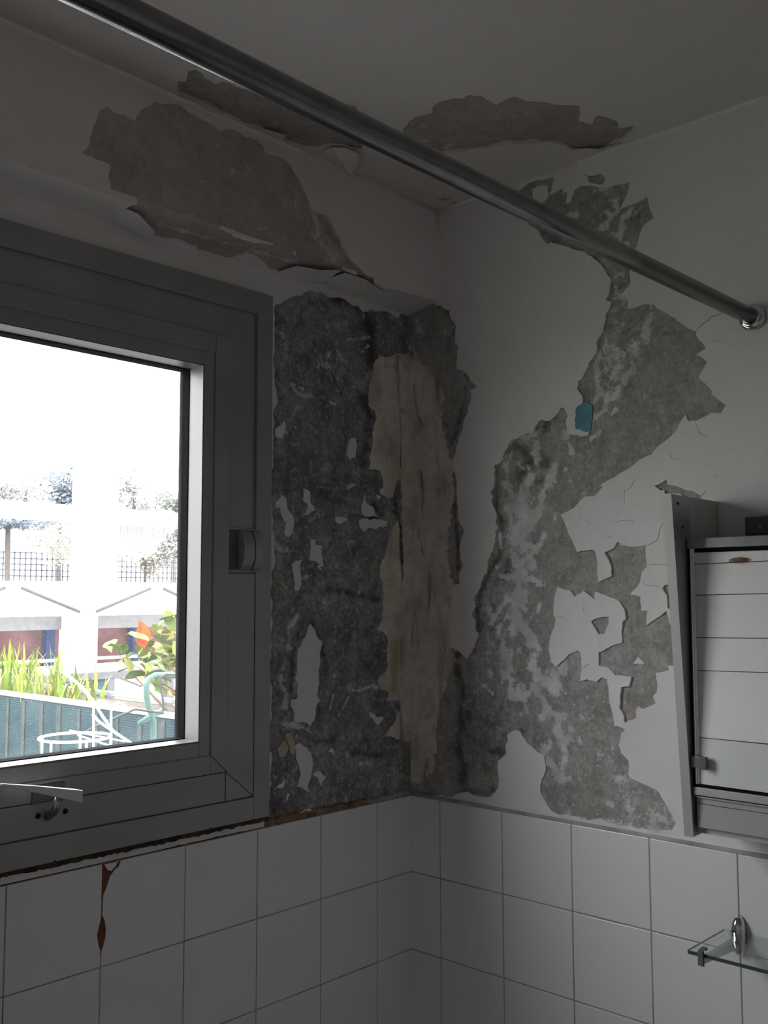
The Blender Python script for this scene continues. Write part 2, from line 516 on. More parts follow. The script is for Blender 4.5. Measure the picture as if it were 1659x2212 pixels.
def seg_dist(P, polys, closed=True):
    d = np.full(len(P), 9.0)
    for poly in polys:
        n = len(poly)
        for i in range(n if closed else n - 1):
            a = np.array(poly[i]); b = np.array(poly[(i + 1) % n])
            ab = b - a
            L = ab @ ab
            if L < 1e-14:
                dd = np.hypot(*(P - a).T)
            else:
                t = np.clip(((P - a) @ ab) / L, 0, 1)
                dd = np.hypot(*(P - a - t[:, None] * ab).T)
            np.minimum(d, dd, out=d)
    return d


_lat = np.random.RandomState(3).rand(256, 256)


def vnoise(x, y):
    xi = np.floor(x).astype(int); yi = np.floor(y).astype(int)
    fx = x - xi; fy = y - yi
    fx = fx * fx * (3 - 2 * fx); fy = fy * fy * (3 - 2 * fy)
    g = lambda i, j: _lat[i & 255, j & 255]
    return (g(xi, yi) * (1 - fx) + g(xi + 1, yi) * fx) * (1 - fy) + (g(xi, yi + 1) * (1 - fx) + g(xi + 1, yi + 1) * fx) * fy


def fbm(P, s, oct_=4):
    o = np.zeros(len(P)); a = 0.5
    for k in range(oct_):
        o += a * vnoise(P[:, 0] * s + 17.3 * k, P[:, 1] * s + 9.1 * k)
        a *= 0.5; s *= 2.05
    return o


def solid_from(name, V2, H, tris, to3, mat, parent, base=-0.001):
    """sheet of paint with its broken edge: top faces at height H, sides down to the wall"""
    used = sorted({i for t in tris for i in t})
    idx = {k: j for j, k in enumerate(used)}
    verts = [to3(V2[k][0], V2[k][1], H[k]) for k in used]
    faces = [tuple(idx[i] for i in t) for t in tris]
    cnt = {}
    for t in faces:
        for a, b in ((t[0], t[1]), (t[1], t[2]), (t[2], t[0])):
            cnt[(a, b)] = 1
    side = [e for e in cnt if (e[1], e[0]) not in cnt]
    low = {}
    for a, b in side:
        for k in (a, b):
            if k not in low:
                low[k] = len(verts)
                q = V2[used[k]]
                verts.append(to3(q[0], q[1], base))
    nside = len(faces)
    faces += [(b, a, low[a], low[b]) for a, b in side]
    me = bpy.data.meshes.new(name)
    me.from_pydata([tuple(map(float, v)) for v in verts], [], faces)
    bm = bmesh.new(); bm.from_mesh(me)
    bmesh.ops.recalc_face_normals(bm, faces=bm.faces)
    bm.to_mesh(me); bm.free()
    for i, p in enumerate(me.polygons):
        p.use_smooth = i < nside
    me.update()
    try:
        me.set_sharp_from_angle(angle=math.radians(40))
    except Exception:
        pass
    return link(name, me, mat, parent)


def paint_layer(name, to3, outer, holes, islands, mat, parent, thick=0.0025, step=0.03, lift=0.004, imat=None, und=0.0012):
    """paint coat on a wall: 'holes' is bare wall, 'islands' are flakes left standing inside it"""
    V, E = [], []
    rings = [outer] + holes + [r for r, _ in islands]
    for r in rings:
        k = len(V)
        V += [Vector(p) for p in r]
        E += [(k + i, k + (i + 1) % len(r)) for i in range(len(r))]
    xs = [p[0] for p in outer]; ys = [p[1] for p in outer]
    rr = random.Random(5)
    G = []
    x = min(xs) + step / 2
    while x < max(xs):
        y = min(ys) + step / 2
        while y < max(ys):
            G.append((x + rr.uniform(-.25, .25) * step, y + rr.uniform(-.25, .25) * step))
            y += step
        x += step
    for h in holes:                       # a row of points just behind each broken edge so that it can lift
        for i, p in enumerate(h):
            if i % 3 == 0:
                for rad in (0.011,):
                    an = rr.uniform(0, 6.283)
                    G.append((p[0] + rad * math.cos(an), p[1] + rad * math.sin(an)))
    V += [Vector(p) for p in G]
    co, ed, fa, _, _, _ = delaunay_2d_cdt(V, E, [], 0, 1e-6)
    V2 = np.array([(c.x, c.y) for c in co])
    F = np.array(fa)
    cen = V2[F].mean(axis=1)
    ok = inside(outer, cen)
    hole = np.zeros(len(cen), bool)
    for h in holes: hole |= inside(h, cen)
    d = seg_dist(V2, holes) if holes else np.full(len(V2), 9.0)
    n = np.clip((fbm(V2, 22.0, 3) - 0.36) * 3.2, 0, 1)
    H = thick + lift * np.clip(1 - d / 0.016, 0, 1) ** 1.5 * n + und * (fbm(V2, 5.0, 3) - 0.45)
    H = np.maximum(H, 0.0008)
    keep = ok & ~hole
    main = solid_from(name, V2, H, [tuple(int(i) for i in t) for t in F[keep]], to3, mat, parent)
    for ring, m in islands:
        s = inside(ring, cen) & ok
        if s.sum() == 0: continue
        dd = seg_dist(V2, [ring])
        Hi = 0.0014 + 0.0018 * np.clip(1 - dd / 0.01, 0, 1) * n
        solid_from('paint_flake', V2, Hi, [tuple(int(i) for i in t) for t in F[s]], to3, m or imat or mat, parent)
    return main


def bare_surface(name, to3, s0, s1, t0, t1, step, mat, parent, fields, relief=0.0016, crop=None):
    """dense relief mesh of bare wall; fields(P) returns the outlines of its stains as named values"""
    ns = int((s1 - s0) / step) + 1; nt_ = int((t1 - t0) / step) + 1
    S, Tt = np.meshgrid(np.linspace(s0, s1, ns), np.linspace(t0, t1, nt_), indexing='ij')
    P = np.stack([S.ravel(), Tt.ravel()], 1)
    A = fields(P)
    h = relief * (fbm(P, 14.0, 5) - 0.55) * 1.6 + A.get('height', 0)
    h = np.clip(h, -0.004, 0.0009)
    verts = [to3(p[0], p[1], k) for p, k in zip(P.tolist(), h.tolist())]
    f = []
    for i in range(ns - 1):
        b = i * nt_
        f += [(b + j, b + j + 1, b + nt_ + j + 1, b + nt_ + j) for j in range(nt_ - 1)]
    me = bpy.data.meshes.new(name)
    me.from_pydata(verts, [], f)
    me.update()
    for k in ('mold', 'cream', 'res', 'rust', 'teal', 'yellow', 'stain', 'speck'):
        at_ = me.attributes.new(k, 'FLOAT', 'POINT')
        at_.data.foreach_set('value', np.asarray(A.get(k, np.zeros(len(P))), dtype=np.float32))
    for p in me.polygons: p.use_smooth = True
    o = link(name, me, mat, parent)
    # faces must look into the room
    c = Vector(CAM.tolist())
    p0 = me.polygons[0]
    if p0.normal.dot(c - p0.center) < 0:
        me.flip_normals()
    return o


def strokes(P, lst, conv, grow=1.0):
    """soft capsules: (photo polyline, radius in mm, strength)"""
    o = np.zeros(len(P))
    for pts, r, s in lst:
        q = conv(pts)
        if len(q) == 1: q = [q[0], (q[0][0] + 1e-5, q[0][1])]
        d = seg_dist(P, [q], closed=False)
        o = np.maximum(o, s * np.clip(1 - d / (r * 0.001 * grow), 0, 1))
    return o


def soft_poly(P, ring, w_):
    d = seg_dist(P, [ring])
    sgn = np.where(inside(ring, P), 1.0, -1.0)
    return np.clip(0.5 + sgn * d / (2 * w_), 0, 1)


# ------------------------------------------------------------------ room shell
WX0, WX1, WZ0, WZ1 = -1.196, -0.384, 1.217, 2.140     # window outer frame
wall_left = boxes('wall_left', [(XO - .12, WX0 + .004, 0.004, 0.16, 0, ZC), (WX1 - .004, 0.12, 0.004, 0.16, 0, ZC),
                                (WX0 + .004, WX1 - .004, 0.004, 0.16, 0, WZ0 + .004), (WX0 + .004, WX1 - .004, 0.004, 0.16, WZ1 - .004, ZC)], 'substrate')
tag(wall_left, 'wall with the window, mouldy peeling plaster above white tiles', 'wall', kind='structure')
wall_right = boxes('wall_right', [(0.004, 0.12, YK - .12, 0.004, 0, ZC)], 'substrate')
tag(wall_right, 'wall with the bathroom cabinet, flaking white paint over grey plaster', 'wall', kind='structure')
wall_opp = boxes('wall_opposite', [(XO - .12, XO, YK - .12, 0.0, 0, ZC)], 'paint')
tag(wall_opp, 'plain white wall opposite the bathroom cabinet', 'wall', kind='structure')
wall_back = boxes('wall_back', [(XO, 0.0, YK - .12, YK, 0, ZC)], 'paint')
tag(wall_back, 'plain white wall behind the camera', 'wall', kind='structure')
floor = boxes('floor', [(XO, 0.0, YK, 0.0, -.12, 0)], 'floor')
tag(floor, 'brown bathroom floor below the picture', 'floor', kind='structure')
ceiling = boxes('ceiling', [(XO - .12, 0.12, YK - .12, 0.16, ZC + .004, ZC + .14)], 'substrate')
tag(ceiling, 'white ceiling with peeled grey patches', 'ceiling', kind='structure')

# lower walls behind the tiles
boxes('grout_bed', [(XO, 0.0, -0.0060, 0.006, 0, ZT - 0.002)], 'grout', wall_left)
boxes('grout_bed', [(-0.0060, 0.006, YK, 0.0, 0, ZT - 0.002)], 'grout', wall_right)

# ------------------------------------------------------------------ ceiling coat
C1 = [(868, 300), (870, 285), (877, 268), (894, 251), (934, 239), (933, 224), (951, 214), (973, 204), (999, 201), (1014, 195), (1034, 202),
      (1056, 212), (1073, 224), (1090, 212), (1110, 205), (1134, 214), (1177, 217), (1252, 224), (1250, 253), (1275, 264), (1290, 246),
      (1333, 254), (1336, 268), (1372, 263), (1366, 278), (1340, 298), (1312, 312), (1292, 320), (1238, 320), (1218, 307), (1177, 303),
      (1150, 300), (1130, 304), (1076, 307), (1053, 316), (1002, 322), (982, 322), (948, 329), (915, 320)]
C2 = [(384, 165), (401, 164), (405, 153), (422, 144), (434, 152), (441, 162), (462, 174), (490, 173), (560, 188), (640, 200), (719, 210),
      (743, 224), (761, 223), (773, 240), (785, 290), (782, 319), (776, 320), (745, 312), (710, 310), (680, 316), (655, 314), (634, 307),
      (616, 301), (589, 289), (568, 274), (547, 268), (523, 265), (493, 244), (474, 236), (441, 215), (414, 207), (390, 198), (383, 177)]
outerC = [(XO, YK), (0.0, YK), (0.0, -BD), (XO, -BD)]
crackC = [uvC([(975, 434), (985, 431), (1000, 434), (1010, 437), (992, 438)]), uvC([(940, 427), (955, 424), (975, 427), (960, 431)])]
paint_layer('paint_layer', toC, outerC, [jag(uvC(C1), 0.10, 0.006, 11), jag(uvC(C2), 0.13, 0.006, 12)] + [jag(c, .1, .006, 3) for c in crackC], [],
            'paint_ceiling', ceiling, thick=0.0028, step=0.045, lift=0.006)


def fields_ceiling(P):
    return {'res': 0.42 * np.clip((fbm(P, 7.0) - 0.45) * 3, 0, 1) * 0.7, 'mold': 0.35 * np.clip((fbm(P + 3, 6.0) - 0.5) * 4, 0, 1)}


bare_surface('bare_plaster', toC, -1.05, 0.0, -0.75, -BD, 0.006, 'bare_ceiling', ceiling, fields_ceiling)


def curl(name, pts, drops, mat, parent, conv, to3, th=0.0016, base=0.002):
    """a loose curl of paint: outline in the plane, each point hanging by its own drop"""
    q = conv(pts)
    n = len(q)
    cx = sum(a for a, _ in q) / n; cy = sum(b for _, b in q) / n
    cdz = sum(drops) / n * 1.35
    v = [to3(a, b, base + d) for (a, b), d in zip(q, drops)] + [to3(cx, cy, base + cdz)]
    v += [to3(a, b, base + d + th) for (a, b), d in zip(q, drops)] + [to3(cx, cy, base + cdz + th)]
    f = []
    for i in range(n):
        j = (i + 1) % n
        f += [(i, j, n), (n + 1 + j, n + 1 + i, 2 * n + 1), (i, j, n + 1 + j, n + 1 + i)]
    return pydata(name, v, f, mat, parent)


curl('paint_curl', [(697, 321), (716, 310), (745, 309), (775, 314), (772, 329), (755, 348), (735, 341), (712, 328)],
     [.001, .004, .006, .013, .020, .026, .015, .006], 'paint_ceiling', ceiling, uvC, toC)
curl('paint_curl', [(568, 275), (575, 273), (617, 277), (609, 290), (585, 287)], [.001, .003, .010, .008, .002], 'paint_ceiling', ceiling, uvC, toC)
curl('paint_curl', [(414, 207), (441, 210), (474, 222), (478, 233), (455, 233), (430, 222)], [.001, .006, .010, .008, .003, .001], 'paint_ceiling', ceiling, uvC, toC)
curl('paint_curl', [(742, 224), (748, 219), (760, 220), (765, 236), (756, 232)], [.002, .012, .016, .006, .003], 'paint_ceiling', ceiling, uvC, toC)
curl('paint_curl', [(1238, 319), (1265, 313), (1300, 311), (1345, 297), (1330, 309), (1298, 322), (1268, 324)], [.001, .004, .008, .008, .003, .001, .001], 'paint_ceiling', ceiling, uvC, toC)

# ------------------------------------------------------------------ beam above the window
beam_bm = [(XO, 0.0, -BD + .003, 0.01, ZB0 + .004, ZC)]
beam = boxes('lintel_beam', beam_bm, 'substrate', wall_left)
H1 = [(175, 332), (192, 311), (198, 281), (208, 254), (230, 231), (246, 245), (289, 262), (312, 233), (337, 220), (362, 224), (390, 228),
      (441, 260), (472, 281), (518, 287), (565, 311), (575, 332), (620, 349), (645, 387), (658, 416), (670, 450), (700, 463), (721, 496),
      (738, 534), (759, 564), (793, 598), (770, 606), (700, 600), (500, 535), (299, 455), (299, 437), (236, 408), (234, 359), (215, 349)]
H2 = [(1, 1)]
outerBeam = [(XO, ZB0), (0.0, ZB0), (0.0, ZC), (XO, ZC)]
scab = jag(uvBeam([(900, 430), (938, 448), (938, 520), (925, 505), (915, 470)]), .1, .006, 2)
paint_layer('paint_layer', toBeam, outerBeam, [jag(uvBeam(H1), 0.11, 0.006, 21)], [], 'paint', wall_left, thick=0.0026, step=0.04, lift=0.0045)


def fields_beam(P):
    sp = strokes(P, [([(620, 400), (622, 425)], 3.5, 1), ([(608, 425), (618, 440)], 3, 1), ([(643, 420), (638, 445)], 3.5, 1),
                     ([(505, 367)], 8, .95), ([(563, 493)], 6, 1), ([(575, 493)], 5, 1), ([(688, 480), (700, 500), (712, 520)], 4, 1),
                     ([(672, 455), (690, 490)], 9, .8), ([(470, 312)], 6, .7), ([(300, 265)], 5, .9), ([(540, 360), (545, 390)], 5, .4),
                     ([(690, 500), (720, 560)], 14, .62), ([(480, 515), (640, 560), (700, 590)], 16, .62), ([(250, 420), (420, 490)], 12, .5)], uvBeam, 1.4)
    return {'res': sp + 0.12 * fbm(P, 9), 'mold': 0.25 * np.clip((fbm(P + 5, 5.0) - 0.45) * 4, 0, 1) + strokes(P, [([(680, 440), (780, 590)], 45, .4)], uvBeam)}


bare_surface('bare_plaster', toBeam, -1.0, 0.0, ZB0, ZC - 0.0, 0.006, 'bare_upper', wall_left, fields_beam, relief=0.0012)
# underside of the beam
S1 = [(225, 446), (262, 452), (299, 437), (500, 508), (650, 556), (800, 606), (830, 622), (760, 612), (700, 606), (660, 590), (620, 584), (580, 572),
      (560, 556), (530, 541), (500, 548), (465, 548), (425, 523), (385, 509), (330, 499), (312, 480), (275, 469)]
outerS = [(XO, -BD), (0.0, -BD), (0.0, 0.0), (XO, 0.0)]
paint_layer('paint_layer', toSoff, outerS, [jag(uvSoff(S1), 0.13, 0.006, 31)], [], 'paint', wall_left, thick=0.0026, step=0.03, lift=0.009)


def fields_soff(P):
    return {'res': strokes(P, [([(250, 455), (400, 500), (560, 545)], 9, .7), ([(540, 540), (640, 570)], 10, .85), ([(620, 575), (690, 598)], 8, .8)], uvSoff) + .1,
            'mold': strokes(P, [([(260, 465), (330, 492), (440, 532)], 12, .5), ([(600, 580), (780, 606)], 8, .7)], uvSoff)}


bare_surface('bare_plaster', toSoff, -1.05, 0.0, -BD, 0.0, 0.005, 'bare_upper', wall_left, fields_soff)
curl('paint_curl', [(222, 447), (262, 443), (300, 455), (335, 480), (322, 492), (280, 470), (250, 462)], [.002, .003, .006, .012, .012, .010, .006], 'paint', wall_left, uvSoff, toSoff)
curl('paint_curl', [(600, 577), (640, 566), (690, 574), (735, 585), (700, 598), (650, 590)], [.001, .008, .012, .004, .006, .007], 'paint', wall_left, uvSoff, toSoff)
curl('paint_curl', [(700, 598), (745, 590), (790, 601), (830, 628), (790, 622), (745, 612)], [.002, .004, .009, .004, .006, .007], 'paint', wall_left, uvSoff, toSoff)

# painted caulk beads where ceiling and walls meet
tube('trim_1', [(XO, -BD - .0025, ZC - .003), (0, -BD - .0025, ZC - .003)], 0.0055, 'caulk', wall_left, 8)
tube('trim_2', [(-.0035, -0.42, ZC - .003), (-.0035, YK, ZC - .003)], 0.0055, 'caulk', wall_right, 8)
tube('trim_3', [(-.0035, -BD - .001, ZC - .003), (-.0035, -0.20, ZC - .003)], 0.0055, 'caulk', wall_right, 8)
tube('trim_4', [(-.0025, -BD - .0025, ZB0 + .005), (-.0025, -BD - .0025, ZC - .003)], 0.0055, 'caulk', wall_right, 8)

# ------------------------------------------------------------------ window wall: strip between window and corner
HA = [(592, 659), (634, 640), (671, 627), (694, 632), (720, 643), (743, 646), (755, 656), (772, 662), (784, 675), (796, 669), (819, 671),
      (842, 678), (859, 687), (866, 670), (895, 660), (900, 700), (895, 1712), (885, 1722), (700, 1752), (590, 1772), (575, 1775), (584, 1500),
      (585, 1300), (586, 1100), (587, 950), (588, 900), (592, 880), (594, 850), (592, 800), (591, 760), (590, 700)]
z2 = lambda p: zo(570, 1000, 5.027, p)
z3 = lambda p: zo(570, 1320, 4.706, p)
z1 = lambda p: zo(570, 600, 3.456, p)
isl = [
    (z2([(120, 440), (160, 390), (185, 340), (245, 420), (275, 540), (320, 600), (315, 670), (260, 810), (210, 760), (235, 640), (180, 560), (165, 480), (120, 490)]), 'flake_white'),
    (z2([(430, 270), (495, 310), (500, 430), (555, 510), (415, 590), (455, 540), (470, 440), (420, 400), (430, 330)]), 'flake_white'),
    (z2([(505, 840), (550, 830), (555, 900), (630, 900), (630, 1060), (640, 1120), (600, 1130), (625, 1175), (580, 1140), (600, 1100), (490, 1050), (500, 1000)]), 'flake_white'),
    (z2([(300, 1090), (345, 1060), (410, 1045), (390, 1180), (405, 1250), (380, 1370), (320, 1385), (335, 1300), (320, 1200)]), 'flake_white'),
    (z2([(770, 590), (840, 580), (905, 610), (840, 665), (775, 640)]), 'flake_white'),
    (z2([(1055, 450), (1095, 320), (1110, 440), (1180, 480), (1225, 590), (1065, 560)]), 'flake_white'),
    (z2([(1030, 630), (1090, 600), (1330, 630), (1320, 690), (1240, 690), (1200, 725), (1130, 700), (1085, 755), (1040, 700)]), 'flake_white'),
    (z2([(1265, 280), (1300, 270), (1335, 390), (1260, 340)]), 'flake_white'),
    (z2([(1215, 345), (1258, 365), (1240, 400)]), 'flake_white'),
    (z2([(130, 1290), (200, 1300), (262, 1345), (230, 1385), (190, 1335)]), 'flake_cream'),
    (z3([(465, 125), (510, 190), (585, 310), (580, 360), (560, 430), (550, 620), (555, 720), (535, 850), (570, 905), (530, 960), (520, 1060), (480, 1140), (460, 1165),
         (370, 1130), (300, 1110), (310, 1040), (275, 980), (270, 900), (330, 890), (335, 800), (315, 670), (335, 580), (340, 390), (390, 310)]), 'flake_white'),
    (z3([(120, 1395), (190, 1320), (235, 1350), (230, 1440), (180, 1490), (145, 1460)]), 'flake_cream'),
    (z3([(220, 1250), (260, 1240), (310, 1340), (305, 1460), (260, 1450), (240, 1330)]), 'flake_cream'),
    (z3([(310, 1370), (350, 1340), (440, 1400), (490, 1500), (485, 1640), (460, 1720), (440, 1800), (465, 1850), (390, 1800), (330, 1790), (370, 1640), (320, 1500)]), 'flake_white'),
    (z3([(490, 1660), (570, 1635), (620, 1690), (580, 1775), (550, 1700)]), 'flake_white'),
    (z3([(1065, 1020), (1110, 1040), (1150, 1080), (1210, 1080), (1150, 1165), (1080, 1080)]), 'flake_white'),
    (z3([(650, 1430), (690, 1390), (720, 1460)]), 'flake_white'),
    (z3([(830, 1420), (870, 1460), (860, 1500), (825, 1490)]), 'flake_cream'),
    (z3([(840, 740), (895, 730), (895, 790), (860, 830), (835, 790)]), 'flake_cream'),
    (z3([(115, 1790), (205, 1715), (195, 1790)]), 'flake_white'),
    (z3([(210, 1950), (230, 1850), (260, 1860)]), 'flake_white'),
    (z1([(80, 1140), (150, 1070), (160, 1110), (135, 1200), (90, 1190)]), 'flake_white'),
    (z1([(650, 1200), (680, 1200), (680, 1340), (640, 1360), (620, 1320)]), 'flake_white'),
]
islA = [(jag(uvA(r), 0.13, 0.005, 40 + i), m) for i, (r, m) in enumerate(isl)]
WIN = [(WX0, WZ0 - .02), (WX1, WZ0 - .02), (WX1, WZ1), (WX0, WZ1)]
outerA = [(XO, ZT), (0.0, ZT), (0.0, ZB1), (XO, ZB1)]
hA = jag(uvA(HA), 0.14, 0.006, 41)
paint_layer('paint_layer', toA, outerA, [WIN, hA], islA, 'paint', wall_left, thick=0.0024, step=0.04, lift=0.0035)

CREAM_A = [(807, 785), (805, 810), (796, 835), (794, 876), (809, 887), (814, 903), (803, 937), (806, 959), (800, 982), (799, 1012), (819, 1018), (827, 1030), (828, 1048),
           (835, 1078), (849, 1075), (856, 1040), (866, 1030), (868, 1120), (872, 1240), (868, 1260), (862, 1190), (862, 1130), (858, 1123), (848, 1143), (838, 1165),
           (831, 1199), (821, 1223), (820, 1239), (825, 1265), (829, 1278), (828, 1300), (825, 1333), (814, 1359), (828, 1363), (838, 1384), (835, 1401), (836, 1435),
           (833, 1452), (812, 1467), (825, 1490), (842, 1494), (834, 1515), (861, 1511), (865, 1532), (853, 1560), (829, 1590), (865, 1596), (878, 1603), (905, 1603),
           (905, 760), (860, 765), (835, 770), (820, 772)]


def fields_A(P):
    cr = soft_poly(P, uvA(CREAM_A), 0.006)
    res = strokes(P, [(zo(570, 600, 3.456, q), r, s) for q, r, s in [
        ([(205, 800), (270, 870), (360, 890)], 9, .95), ([(215, 790), (290, 830)], 6, .9), ([(500, 930), (550, 945)], 5, .9),
        ([(140, 400), (180, 480), (160, 600)], 26, .45), ([(380, 600), (560, 580)], 24, .5), ([(530, 600), (590, 620)], 16, .62),
        ([(600, 470), (790, 440), (800, 460)], 8, .7), ([(730, 560), (780, 510)], 7, .7), ([(760, 640), (770, 760)], 9, .6),
        ([(740, 260), (750, 310)], 5, .8), ([(430, 640), (640, 640), (650, 850)], 40, .42), ([(120, 1000), (190, 1060), (260, 960)], 10, .55),
        ([(150, 1150), (260, 1110)], 12, .5), ([(300, 300), (420, 260), (500, 380)], 50, .33), ([(1000, 300), (1030, 350)], 9, .7), ([(255, 250)], 5, .8)]] +
        [(z2(q), r, s) for q, r, s in [
            ([(110, 830), (160, 940), (250, 960)], 16, .62), ([(560, 790), (440, 850), (380, 950)], 12, .5), ([(540, 1200), (420, 1260)], 8, .55), ([(490, 640), (600, 570), (620, 640)], 12, .6),
            ([(740, 1230)], 6, .9), ([(780, 480)], 4, 1), ([(1040, 1390), (1030, 1420)], 4, 1), ([(620, 1440)], 6, .8), ([(600, 1500), (900, 1560)], 26, .4),
            ([(880, 800), (980, 900), (950, 1000)], 32, .42), ([(1040, 150), (1110, 240)], 7, .75), ([(900, 270), (990, 240)], 8, .7), ([(1400, 480), (1450, 520)], 10, .6),
            ([(700, 900), (800, 1100)], 60, .3)]] +
        [(z3(q), r, s) for q, r, s in [
            ([(340, 60), (250, 180), (260, 330), (200, 560), (170, 700)], 14, .66), ([(170, 760), (230, 830), (220, 960)], 14, .86), ([(150, 650), (200, 720)], 22, .6),
            ([(750, 500), (720, 640), (640, 760)], 24, .48), ([(570, 760), (570, 860)], 12, .55), ([(900, 800), (960, 810), (1100, 760), (1170, 780)], 9, .85),
            ([(700, 860), (670, 1000)], 7, .8), ([(860, 880), (740, 1100)], 6, .75), ([(1240, 980), (1300, 930), (1350, 1050)], 24, .5), ([(200, 1150), (360, 1170), (450, 1200)], 13, .8),
            ([(400, 1180), (480, 1240)], 9, .8), ([(980, 1550), (1060, 1540)], 9, .75), ([(520, 1480), (600, 1410)], 8, .6), ([(1160, 1700), (1180, 1780)], 10, .55), ([(1000, 1340), (1080, 1420)], 26, .4),
            ([(1300, 1400), (1420, 1700)], 40, .42), ([(400, 1900), (900, 1960)], 22, .35), ([(760, 100), (800, 330)], 12, .4), ([(320, 1300), (340, 1250)], 8, .7)]], uvA)
    mo = strokes(P, [(zo(570, 600, 3.456, q), r, s) for q, r, s in [
        ([(740, 260), (800, 400), (800, 600)], 35, .9), ([(740, 900), (800, 1050), (760, 1350)], 26, .75), ([(120, 900), (80, 1250)], 20, .5), ([(290, 660)], 40, .5), ([(500, 150), (700, 200)], 18, .8)]] +
        [(z3(q), r, s) for q, r, s in [([(480, 130), (620, 480), (620, 640)], 16, .75), ([(360, 200), (290, 480), (280, 800)], 12, .85), ([(1100, 240), (1200, 560), (1000, 620)], 40, .6),
                                       ([(560, 1320), (700, 1330)], 16, .8), ([(900, 1440), (1200, 1480)], 16, .85), ([(80, 1950), (300, 2050)], 26, .7), ([(560, 960), (560, 1100)], 20, .6)]] +
        [(z2(q), r, s) for q, r, s in [([(700, 1360), (1240, 1480)], 13, .85), ([(950, 565), (1230, 600)], 7, 1.0), ([(1380, 200), (1480, 700), (1520, 1150)], 12, 1.0), ([(600, 350), (800, 400)], 40, .55), ([(230, 350), (350, 700)], 22, .5),
                                       ([(1180, 450), (1280, 560)], 16, .9)]], uvA)
    mo = mo + 0.35 * np.clip((fbm(P, 6) - .42) * 3, 0, 1)
    ru = strokes(P, [([(586, 1190), (587, 1240), (589, 1262)], 6, .8), ([(590, 1258), (602, 1266)], 5, .9), ([(732, 1296)], 9, .95), ([(586, 1080), (588, 1110)], 4, .7), ([(586, 1300), (585, 1340)], 3, .6),
                     ([(586, 1480), (584, 1560), (586, 1700)], 3, .6), ([(618, 1588)], 6, .9), ([(590, 1764), (660, 1752)], 9, .95), ([(660, 1752), (760, 1736), (830, 1722)], 6, .85), ([(820, 1590), (812, 1600)], 7, .7),
                     ([(838, 795), (812, 785)], 5, .5), ([(866, 1000), (866, 1060)], 4, .6), ([(862, 1450), (864, 1400)], 3, .5)], uvA)
    te = strokes(P, [([(716, 800), (728, 830), (738, 850)], 11, .75), ([(786, 1590), (800, 1615), (790, 1625)], 18, .5)], uvA)
    ye = strokes(P, [([(855, 1390), (852, 1450), (850, 1490)], 20, .95), ([(864, 890), (870, 885)], 9, .7), ([(800, 830), (815, 800)], 18, .4), ([(840, 1200), (845, 1260)], 24, .25)], uvA)
    stn = strokes(P, [([(858, 770), (862, 900)], 8, .9), ([(864, 900), (866, 960), (864, 1010)], 6, 1), ([(850, 790), (864, 820)], 8, .5), ([(868, 1380), (862, 1500), (868, 1600)], 12, .9), ([(800, 860), (815, 890)], 5, .5)], uvA) * .8
    h = 0.0010 * cr - 0.0012 * strokes(P, [(z2([(950, 565), (1230, 600)]), 4, 1), (z2([(700, 1360), (860, 1350), (1240, 1480)]), 4, 1), (z3([(900, 1440), (1000, 1480), (1160, 1480)]), 5, 1)], uvA)
    return dict(cream=cr, res=res, mold=mo, rust=ru, teal=te, yellow=ye, stain=stn, height=h, speck=np.full(len(P), 0.0))


bare_surface('bare_plaster', toA, WX1 - 0.004, 0.0, ZT, ZB1, 0.004, 'bare_left', wall_left, fields_A, relief=0.002)

# ------------------------------------------------------------------ mirror wall coat
ROUGH = [(860, 640), (900, 652), (940, 655), (975, 669), (988, 708), (985, 730), (990, 797), (1030, 831), (1017, 843), (1013, 892), (998, 938), (984, 988), (981, 991), (986, 1022), (990, 1043),
         (988, 1088), (991, 1122), (1000, 1138), (1002, 1158), (994, 1190), (1000, 1215), (998, 1231), (994, 1261), (984, 1262), (976, 1300), (972, 1350), (971, 1398),
         (996, 1408), (1010, 1423), (1021, 1408), (1030, 1383), (1036, 1371), (1028, 1353), (1028, 1340), (1020, 1331), (1028, 1310), (1023, 1295), (1032, 1281),
         (1041, 1256), (1052, 1240), (1062, 1194), (1071, 1167), (1071, 1149), (1078, 1138), (1073, 1128), (1072, 1104), (1066, 1091), (1063, 1062), (1071, 1044),
         (1069, 1023), (1070, 1005), (1076, 1004), (1089, 992), (1098, 968), (1110, 949), (1132, 941), (1154, 936), (1159, 921), (1174, 907), (1190, 909), (1201, 898),
         (1212, 882), (1221, 883), (1227, 896), (1224, 912), (1226, 929), (1235, 939), (1248, 939), (1259, 943), (1273, 940), (1276, 932), (1262, 932), (1247, 928), (1243, 912), (1245, 884), (1257, 874), (1261, 863), (1248, 839),
         (1250, 823), (1266, 804), (1277, 780), (1293, 756), (1295, 733), (1308, 698), (1319, 669), (1324, 653), (1311, 650), (1319, 632), (1322, 601)]
